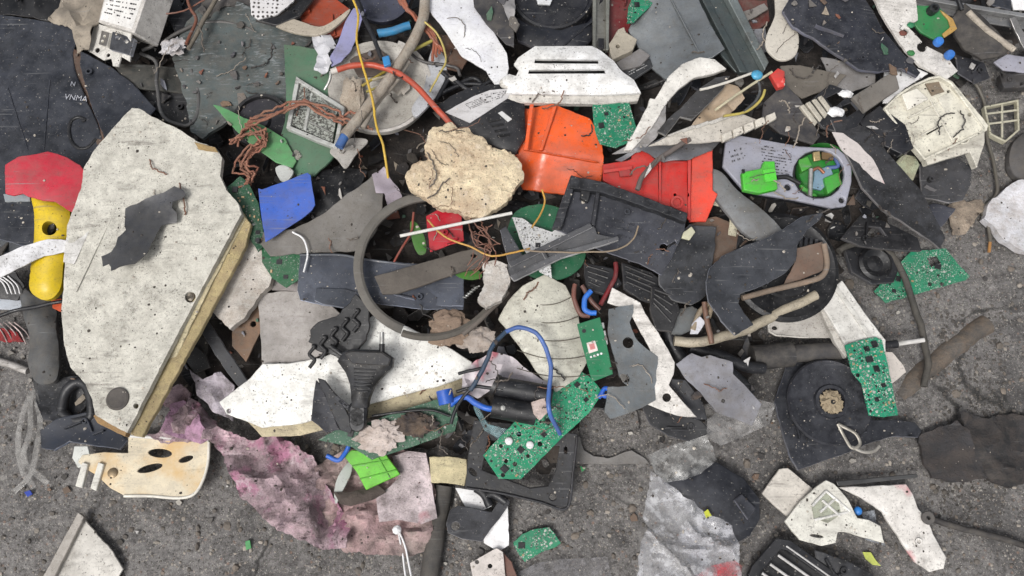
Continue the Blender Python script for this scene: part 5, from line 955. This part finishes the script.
for i in range(6): t.tube('slat',[(786-i*8,546+i*9,6),(840-i*4,584+i*12,6)],1.3,M((186,184,182),'clean'),seg=8)
t.done()
sh('black_flap','black ridged flap right of the vent grille at the bottom edge','plastic flap',16,[(815,550),(846,560),(872,574),(890,600),(840,600),(818,570)],M((48,48,50),'dark'),th=3,folds=[(820,552,880,600,-.3)])
# clear bag
t=T('dark_round_housing','dark slate round housing partly under the clear plastic bag','housing',(712,500),8,(0,0))
t.plate('dark_round_housing',[(664,482),(690,468),(716,462),(744,478),(760,500),(760,518),(750,536),(735,544),(712,530),(690,512)],M((54,56,64),'dark'),th=6,pil=(4,8),jit=.3); t.plate('clip',[(734,500),(742,494),(756,508),(748,520)],M((60,62,72),'dark'),z=9,th=4,jit=.1,W=0); t.done()
t=T('clear_plastic_bag','crumpled clear plastic bag with a red corner at the bottom','plastic bag',(685,530),22,(0,0))
t.plate('bag',[(652,470),(662,477),(680,492),(704,512),(730,526),(739,545),(741,580),(730,610),(640,610),(633,575),(636,548),(646,528),(642,520)],M((226,226,232),'clear'),th=.8,W=5,wf=.03,cr=(1.9,9,.03),fine=.3,ff=.1,res=4,folds=[(652,470,720,560,.35),(640,540,740,560,-.25),(700,480,650,600,-.3),(660,500,700,600,.25)],jit=.8); t.plate('red_corner',[(692,578),(710,566),(734,560),(742,566),(738,600),(700,600)],M((200,50,60),'clear'),z=-2,th=1,W=2); t.done()
sh('clear_tape','wide milky translucent tape band from the bag up to the grey sheets','tape',26,[(646,456),(660,449),(690,440),(706,435),(712,446),(716,460),(700,474),(684,480),(666,482),(656,474)],M((178,178,176),'clear'),th=1,W=3,wf=.05,folds=[(654,452,668,482,.4)])
sh('grey_arc_plate','flat grey plate with a concave round cut on the ground','plate',3,[(575,438),(580,436),(584,450),(594,456),(608,458),(624,452),(632,450),(646,458),(650,463),(612,464),(576,463)],M((122,120,118),'matte'),th=2)
sh('clear_grey_sheet','grey translucent sheet at the bottom edge','plastic sheet',4,[(518,572),(540,562),(560,559),(608,557),(611,575),(614,610),(510,610)],M((140,138,140),'clear'),th=1.5,W=1)
pcb('circuit_board','small broken green circuit board alone on the ground near the bottom',5,[(513,543),(522,534),(535,529),(549,527),(555,534),(561,543),(556,547),(540,553),(525,562),(518,553)],22,col=(34,140,100),big=0,mix=['solder_joint']*5+['contact_pad']*4+['capacitor']*2).done()
t=T('grey_lug','grey moulded lug with a round hole below the black square frame','lug',(470,525),18,(0,0))
t.plate('lug',[(446,524),(450,510),(458,505),(474,508),(492,512),(498,502),(506,496),(510,502),(500,518),(490,530),(482,542),(462,539),(448,533)],M((86,86,90),'dark'),th=4,holes=[(455.5,526,4.4)],jit=.2); t.tube('prong',[(486,496,4),(494,494,4),(506,502,4)],4,BK2); t.tube('prong',[(476,488,4),(484,494,4),(490,506,4)],4,BK2); t.done()
sh('white_card','white card edge behind the grey lug, just below the cream curved strip','card',12,[(455,488),(482,490),(492,506),(484,510),(466,508)],WH2,th=1.5)
sh('white_card','white card piece right of the grey lug','card',9,[(484,524),(500,508),(508,506),(509,545),(498,552),(484,543)],WH2,th=1.5)
t=T('white_metal_corner','white plate with two holes and a rusty side at the bottom edge','corner plate',(492,570),12,(0,0)); t.plate('plate',[(470,563),(497,548),(503,552),(506,580),(500,605),(478,605)],M((204,196,190),'white'),th=3,holes=[(477,562,2.2),(490,566,2.4)]); t.plate('rusty_side',[(497,549),(502,550),(512,562),(522,590),(520,605),(506,600),(505,570)],M((112,78,68),'matte'),z=-3,th=4); t.done()
sh('cream_curved_strip','yellowed cream curved strip left of the black square frame','strip',22,[(429,457),(448,456),(466,459),(467,472),(464,486),(446,483),(431,483)],M((200,188,150),'stucco'),th=4,bend=(90,-8))
cable('grey_rubber_pipe','dark grey rubber pipe running to the bottom edge right of the rags','pipe',8,[(444,486),(440,508),(434,540),(426,600)],8.5,M((70,68,66),'matte')).done()
t=T('half_buried_pipe','dark rubbery pipe half buried in the ground at the right','pipe',(945,360),-2,(0,0)); t.Lw=-7; t.tube('half_buried_pipe',[(986,324,0),(966,338,1),(940,358,2),(918,376,1),(898,398,-4)],10,M((84,80,76),'foam'),world=True,seg=16); t.done()
CL=M((170,168,164),'clear')
t=T('clear_strap_bundle','crumpled clear plastic straps on the ground at the left','plastic strap',(34,440),3,(0,0))
for pa in ([(34,388,3),(24,410,5),(18,440,4),(22,470,3),(34,488,2)],[(34,390,4),(40,420,5),(36,450,4),(30,475,3),(14,492,2)],[(30,396,3),(30,430,6),(24,460,4),(48,484,2)]): t.tube('strap',pa,2.6,CL,flat=.12)
t.done()
sh('blue_chip','tiny blue chip beside the clear straps on the ground','chip',2,[(24,492),(30,490),(33,494),(28,497)],M((40,70,170),'colour'),th=1.5)
sh('green_chip','tiny green chip on the ground left of the pink rag','chip',2,[(245,541),(250,540),(251,548),(246,550)],M((50,150,80),'colour'),th=1.5)
sh('green_chip','tiny green chip on the ground right of the black square frame','chip',2,[(580,466),(586,468),(582,472)],M((50,160,90),'colour'),th=1.2)
# ============================================================ ground, heap, filler
def struct(o, kind, label, cat): o['kind'] = kind; o['label'] = label; o['category'] = cat; return o
xs = sorted(set([-30000,-9000,-3000,-1500,-900]+list(np.arange(-760, 761, 4.0))+[900,1500,3000,9000,30000]))
ys = sorted(set([-30000,-9000,-3000,-1500,-900,-650]+list(np.arange(-470, 561, 4.0))+[700,900,1500,3000,9000,30000]))
def ground_z(x, y):
    if abs(x) > 770 or abs(y) > 570: return -1.0
    v = Vector((x, y, 0)); z = 2.2*noise.noise(v*.012)+1.3*noise.noise(v*.05)+1.0*noise.fractal(v*.13, .8, 2, 3)
    px, py = PX(v)
    # shallow trough of loose dark dirt on the right
    if px < 900: return z
    d = segdist([(px, py)], [(985,320),(985,380),(958,420),(965,500),(958,420),(985,380)])[0]
    return z-5*math.exp(-(d/16)**2)
vs = [(x, y, ground_z(x, y)-1) for y in ys for x in xs]; nx = len(xs)
fs = [(j*nx+i, j*nx+i+1, (j+1)*nx+i+1, (j+1)*nx+i) for j in range(len(ys)-1) for i in range(nx-1)]
def ground_mat():
    m = bpy.data.materials.new('asphalt'); m.use_nodes = True; nt = m.node_tree; b = nt.nodes['Principled BSDF']; L = nt.links.new
    tc = N(nt, 'ShaderNodeTexCoord'); V = tc.outputs['Object']
    def nz(sc, det=6, ro=.6):
        n = N(nt, 'ShaderNodeTexNoise'); n.inputs['Scale'].default_value = sc; n.inputs['Detail'].default_value = det; n.inputs['Roughness'].default_value = ro; L(V, n.inputs['Vector']); return n.outputs['Fac']
    c = mixc(nt, ramp(nt, nz(9, 6, .7), .36, .64), lin((90,88,87)), lin((128,125,123)))
    c = mixc(nt, ramp(nt, nz(60, 9, .8), .42, .62, 0, .8), c, lin((146,143,140)))
    c = mixc(nt, ramp(nt, nz(260, 8, .85), .47, .60, 0, .85), c, lin((66,62,59)))
    c = mixc(nt, ramp(nt, nz(17, 8, .78), .54, .64, 0, .6), c, lin((58,56,55)))
    c = mixc(nt, ramp(nt, nz(30, 9, .85), .56, .66, 0, .5), c, lin((160,156,150)))
    dp = mth(nt, 'MULTIPLY', ramp(nt, nz(5.5, 8, .72), .50, .60), .55); c = mixc(nt, dp, c, lin((52,51,52)))
    for sc, lo, col in ((230, .17, (176,170,160)), (380, .18, (160,150,140)), (150, .12, (140,112,96)), (620, .2, (190,186,178)), (300, .18, (44,42,40))):
        vo = N(nt, 'ShaderNodeTexVoronoi'); vo.inputs['Scale'].default_value = sc; L(V, vo.inputs['Vector'])
        f = mth(nt, 'MULTIPLY', ramp(nt, vo.outputs['Distance'], lo+.12, lo), ramp(nt, nz(sc*.35, 2), .50, .58, 0, .7)); c = mixc(nt, f, c, lin(col))
    dv = N(nt, 'ShaderNodeVectorMath', operation='MULTIPLY_ADD'); nn_ = N(nt, 'ShaderNodeTexNoise'); nn_.inputs['Scale'].default_value = 14; nn_.inputs['Detail'].default_value = 6; L(V, nn_.inputs['Vector'])
    L(nn_.outputs['Color'], dv.inputs[0]); dv.inputs[1].default_value = (.12, .12, .12); L(V, dv.inputs[2])
    ve = N(nt, 'ShaderNodeTexVoronoi', feature='DISTANCE_TO_EDGE'); ve.inputs['Scale'].default_value = 4.2; L(dv.outputs[0], ve.inputs['Vector'])
    crk = mth(nt, 'MULTIPLY', ramp(nt, ve.outputs['Distance'], .016, .003), ramp(nt, nz(6, 3), .46, .56)); c = mixc(nt, mth(nt, 'MULTIPLY', crk, .8), c, lin((34,33,32)))
    L(c, b.inputs['Base Color']); b.inputs['Roughness'].default_value = .85
    bp = N(nt, 'ShaderNodeBump'); bp.inputs['Strength'].default_value = .9; bp.inputs['Distance'].default_value = .0022
    L(mth(nt, 'ADD', nz(240, 9, .8), mth(nt, 'MULTIPLY', nz(700, 4, .7), .5)), bp.inputs['Height']); L(bp.outputs[0], b.inputs['Normal']); return m
GM = ground_mat()
g = mesh_obj('ground', vs, fs, GM, ang=80); struct(g, 'structure', 'rough grey asphalt ground strewn with grit', 'ground')
# heap core
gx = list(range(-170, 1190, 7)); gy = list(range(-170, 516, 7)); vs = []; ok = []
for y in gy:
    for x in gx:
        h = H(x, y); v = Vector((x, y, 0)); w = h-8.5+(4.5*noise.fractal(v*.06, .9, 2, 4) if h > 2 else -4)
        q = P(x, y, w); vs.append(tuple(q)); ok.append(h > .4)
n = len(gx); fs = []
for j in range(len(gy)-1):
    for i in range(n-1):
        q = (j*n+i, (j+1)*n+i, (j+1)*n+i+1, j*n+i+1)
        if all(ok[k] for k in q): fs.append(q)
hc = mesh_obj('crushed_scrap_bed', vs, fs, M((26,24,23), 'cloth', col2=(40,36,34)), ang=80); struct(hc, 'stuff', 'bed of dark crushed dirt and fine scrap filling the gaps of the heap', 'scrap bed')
bpy.context.view_layer.update()
dg = bpy.context.evaluated_depsgraph_get()
def hit(px, py):
    o = CP*.001; d = ray(px, py).normalized(); ok, loc, nrm, idx, ob, mx = S.ray_cast(dg, o, d); return (ob.name if ob else None, loc*1000, nrm)
# individual filler shards where the bed would show
FC = [(24,24,27),(30,30,34),(38,39,44),(46,47,52),(56,54,54),(44,39,36),(28,28,33),(50,54,62),(34,32,32),(60,50,44),(22,22,24),(96,93,90)]
fr = random.Random(21); k = 0; placed = []
cand = [(fr.uniform(-40, 1064), fr.uniform(-40, 500)) for _ in range(2600)]
for (x, y) in cand:
    if k >= 230: break
    if H(x, y) < 3: continue
    inside = 0 <= x <= 1024 and 0 <= y <= 576
    if any(math.hypot(x-a, y-b) < 9 for a, b in placed): continue
    if inside:
        nm = hit(x, y)[0]
        if nm is None or not nm.startswith('crushed_scrap_bed'): continue
    s = fr.uniform(6, 17)*(1.6 if not inside else 1); m = fr.randint(4, 7); a0 = fr.uniform(0, 6.3); el = fr.uniform(.35, 1); ro = fr.uniform(0, 3.14)
    edgy = fr.random() < .45; sg = 1
    if edgy: el = fr.uniform(.2, .38); s *= 1.25
    pts = []
    for i in range(m):
        a = a0+i*2*math.pi/m+fr.uniform(-.3, .3); q = s*fr.uniform(.65, 1.15); u, v = q*math.cos(a), q*math.sin(a)*el
        pts.append((x+u*math.cos(ro)-v*math.sin(ro), y+u*math.sin(ro)+v*math.cos(ro)))
    if edgy:
        rd = ray(x, y)
        if Vector((-math.sin(ro)*1.2, math.cos(ro)*1.2, 1)).dot(-rd) < Vector((math.sin(ro)*1.2, -math.cos(ro)*1.2, 1)).dot(-rd): sg = -1
    sh('plastic_shard', 'small dark broken plastic shard wedged low in a gap of the scrap heap', 'plastic shard', fr.uniform(-6, 3), pts, M(fr.choice(FC), fr.choice(['dark', 'black', 'matte'])), tilt=((-math.sin(ro)*48*sg, math.cos(ro)*48*sg) if edgy else (fr.uniform(-30, 30), fr.uniform(-30, 30))), group='small dark shards filling the gaps of the heap', th=fr.uniform(1.5, 3.5), W=fr.choice([.4, 1.5]), res=8)
    placed.append((x, y)); k += 1
# bigger pieces just outside the picture so that the heap goes on
for i in range(64):
    side = i % 3; x, y = (fr.uniform(-150, -50), fr.uniform(-120, 260)) if side == 0 else ((fr.uniform(-40, 1060), fr.uniform(-140, -60)) if side == 1 else (fr.uniform(1070, 1150), fr.uniform(-120, 20)))
    s = fr.uniform(25, 55); m = fr.randint(4, 8); a0 = fr.uniform(0, 6.3)
    pts = [(x+s*fr.uniform(.6, 1.1)*math.cos(a0+j*6.283/m), y+s*fr.uniform(.5, 1)*math.sin(a0+j*6.283/m)) for j in range(m)]
    c, st = fr.choice([((60,62,72),'dark'),((214,210,200),'white'),((90,92,96),'matte'),((44,44,48),'black'),((180,176,166),'white'),((120,122,124),'metal')])
    sh('housing_fragment', 'broken housing fragment on the heap beyond the picture edge', 'plastic shard', 6+i % 5*5, pts, M(c, st), group='housing fragments beyond the picture edge', th=3, tilt=(fr.uniform(-8, 8), fr.uniform(-8, 8)))
# small mixed fragments lying on the dark pieces
bpy.context.view_layer.update(); dg = bpy.context.evaluated_depsgraph_get()
DARKN = ('plastic_shard', 'crushed', 'black_', 'dark_', 'slate', 'grey_lead', 'brown', 'connector', 'stray', 'coiled')
k = 0; placed = []
for _ in range(5000):
    if k >= 230: break
    x, y = fr.uniform(60, 1000), fr.uniform(-10, 470)
    if H(x, y) < 3 or any(math.hypot(x-a, y-b) < 10 for a, b in placed): continue
    nm, p, nr = hit(x, y)
    if nm is None or not nm.startswith(DARKN) or nm.startswith(('dark_tray', 'black_reel')): continue
    hb = p.z-H(*PX(p)); s = 2.2*(4.2**(fr.random()**1.6)); m = fr.randint(3, 6); a0 = fr.uniform(0, 6.3); el = fr.uniform(.25, .9); ro = fr.uniform(0, 3.14); pts = []
    for i in range(m):
        a = a0+i*6.283/m+fr.uniform(-.3, .3); q = s*fr.uniform(.6, 1.2); u, v = q*math.cos(a), q*math.sin(a)*el
        pts.append((x+u*math.cos(ro)-v*math.sin(ro), y+u*math.sin(ro)+v*math.cos(ro)))
    c = fr.choice([(180,176,170),(200,198,196),(120,116,112),(90,88,88),(70,70,76),(150,140,126),(104,84,70),(60,60,64),(134,136,146),(46,46,50),(110,108,106),(96,92,88),(74,72,74),(60,96,76),(128,72,54)])
    sh('scrap_fragment', 'small loose fragment lying on the darker pieces of the heap', 'fragment', hb+1.2, pts, M(c, fr.choice(['matte', 'clean', 'matte', 'foam'])), tilt=(fr.uniform(-16, 16), fr.uniform(-16, 16)), group='small loose fragments on the darker pieces', th=fr.uniform(.8, 2.2), W=.4, res=6)
    placed.append((x, y)); k += 1
k = 0
for _ in range(2500):
    if k >= 65: break
    x, y = fr.uniform(0, 1010), fr.uniform(60, 570)
    if H(x, y) > 0 or segdist([(x, y)], HEAP)[0] > 10+110*fr.random()**2: continue
    nm, p, nr = hit(x, y)
    if nm != 'ground': continue
    s = 1.6*(3.4**(fr.random()**1.8)); m = fr.randint(3, 6); a0 = fr.uniform(0, 6.3)
    pts = [(x+s*fr.uniform(.5, 1.2)*math.cos(a0+i*6.283/m), y+s*fr.uniform(.4, 1)*math.sin(a0+i*6.283/m)) for i in range(m)]
    c = fr.choice([(200,198,194),(150,146,140),(70,68,68),(40,40,44),(180,176,168),(110,90,76),(58,56,54),(90,88,86)])
    sh('scrap_splinter', 'tiny scrap splinter on the asphalt next to the heap', 'splinter', p.z+1, pts, M(c, 'matte'), tilt=(fr.uniform(-8, 8), fr.uniform(-8, 8)), group='tiny scrap splinters on the asphalt', th=fr.uniform(.8, 2), W=.2, res=6); k += 1
# small dark wires in the upper heap
for i in range(170):
    x, y = fr.choice([(fr.uniform(150, 520), fr.uniform(10, 240)), (fr.uniform(400, 700), fr.uniform(10, 330)), (fr.uniform(740, 960), fr.uniform(20, 240)), (fr.uniform(420,720), fr.uniform(380,440))]); l = fr.uniform(10, 34); a = fr.uniform(0, 6.28); pa = []
    for j in range(4): pa.append((x, y, fr.uniform(-3, 4))); a += fr.uniform(-.9, .9); x += l*.4*math.cos(a); y += l*.4*math.sin(a)
    if H(x, y) < 4: continue
    hx = hit(pa[0][0], pa[0][1])[1].z-H(pa[0][0], pa[0][1])
    c = fr.choice([(70,64,60),(40,38,38),(120,84,66),(150,140,128),(96,88,80)])
    cable('stray_wire', 'fine stray wire lying loose on the scrap heap', 'wire', hx+2, pa, fr.choice([.3, .45, .7]), M(c, 'wire'), group='fine stray wires on the heap', seg=6, wob=.5).done()
bpy.context.view_layer.update(); dg = bpy.context.evaluated_depsgraph_get()
# grit and crumbs: nobody could count them
def crumbs(name, label, cat, n, region, size, mat, seed, on):
    r = random.Random(seed); vs = []; fs = []; ico = []
    ph = (1+5**.5)/2; base = [Vector(v).normalized() for v in ((-1,ph,0),(1,ph,0),(-1,-ph,0),(1,-ph,0),(0,-1,ph),(0,1,ph),(0,-1,-ph),(0,1,-ph),(ph,0,-1),(ph,0,1),(-ph,0,-1),(-ph,0,1))]
    tri = [(0,11,5),(0,5,1),(0,1,7),(0,7,10),(0,10,11),(1,5,9),(5,11,4),(11,10,2),(10,7,6),(7,1,8),(3,9,4),(3,4,2),(3,2,6),(3,6,8),(3,8,9),(4,9,5),(2,4,11),(6,2,10),(8,6,7),(9,8,1)]
    c = 0
    for _ in range(n*6):
        if c >= n: break
        x, y = r.uniform(*region[0]), r.uniform(*region[1]); nm, p, nr = hit(x, y)
        if nm is None or (on == 'ground') != (nm == 'ground'): continue
        if on == 'heap' and noise.noise(Vector((x*.02, y*.02, seed))) < -.05: continue
        if on == 'heap' and nr.z < .5: continue
        s = size[0]*(size[1]/size[0])**(r.random()**2.2); b = len(vs); sx, sy, sz = r.uniform(.6, 1.2), r.uniform(.6, 1.2), r.uniform(.35, .8)
        for v in base: vs.append((p.x+v.x*s*sx*r.uniform(.75, 1.15), p.y+v.y*s*sy*r.uniform(.75, 1.15), p.z+s*.15+v.z*s*sz*r.uniform(.75, 1.15)))
        fs += [(a+b, d+b, e+b) for a, d, e in tri]; c += 1
    o = mesh_obj(name, vs, fs, mat, smooth=False); struct(o, 'stuff', label, cat)
FULL = ((-40, 1064), (-40, 616))
crumbs('gravel', 'dark grit and small stones loose on the asphalt', 'gravel', 1500, FULL, (.5, 3.2), M((112,106,100),'matte',col2=(74,70,66)), 1, 'ground')
crumbs('coarse_stones', 'coarse pale and brown stones embedded in the asphalt', 'gravel', 130, FULL, (2.0, 5.5), M((122,112,102),'matte',col2=(96,90,84)), 8, 'ground')
crumbs('pale_gravel', 'pale stones set in the asphalt', 'gravel', 700, FULL, (.5, 2.8), M((158,150,140),'matte'), 2, 'ground')
crumbs('dark_crumbs', 'dark dirt crumbs scattered over the scrap', 'crumbs', 1900, FULL, (.35, 1.6), M((46,40,36),'matte'), 3, 'heap')
crumbs('pale_crumbs', 'pale foam and plastic crumbs scattered over the scrap', 'crumbs', 1000, FULL, (.35, 1.8), M((186,178,166),'matte'), 4, 'heap')
crumbs('loose_dirt', 'loose dark dirt lying in the cracked trough of the asphalt at the right', 'dirt', 1000, ((938, 1006), (310, 530)), (.4, 2.3), M((66,63,60),'matte'), 5, 'ground')
# ============================================================ light, sky, camera
w = bpy.data.worlds.new('World'); S.world = w; w.use_nodes = True; nt = w.node_tree; bg = nt.nodes['Background']
sk = nt.nodes.new('ShaderNodeTexSky'); sk.sky_type = 'NISHITA'; sk.sun_disc = False; EL, AZ = 58, 215
sk.sun_elevation = math.radians(EL); sk.sun_rotation = math.radians(AZ); sk.air_density = 1.2; sk.dust_density = 6; sk.ozone_density = 1
hs = nt.nodes.new('ShaderNodeHueSaturation'); hs.inputs['Saturation'].default_value = .34; nt.links.new(sk.outputs[0], hs.inputs['Color']); nt.links.new(hs.outputs[0], bg.inputs['Color']); bg.inputs['Strength'].default_value = .12
sd = bpy.data.lights.new('sun', 'SUN'); sd.energy = 1.8; sd.angle = math.radians(16); sd.color = (1, .985, .965); so = bpy.data.objects.new('sun', sd); COL.objects.link(so)
az = math.radians(AZ); d = Vector((math.sin(az)*math.cos(math.radians(EL)), math.cos(az)*math.cos(math.radians(EL)), math.sin(math.radians(EL)))); so.rotation_euler = d.to_track_quat('Z', 'Y').to_euler()
cd = bpy.data.cameras.new('camera'); cd.angle = FOV; cd.clip_start = .01; cd.clip_end = 200; co = bpy.data.objects.new('camera', cd); COL.objects.link(co); co.location = CP*.001; co.rotation_euler = (TILT, 0, 0); S.camera = co
S.view_settings.view_transform = 'Standard'; S.view_settings.look = 'None'; S.view_settings.exposure = 0.06; S.view_settings.gamma = 1
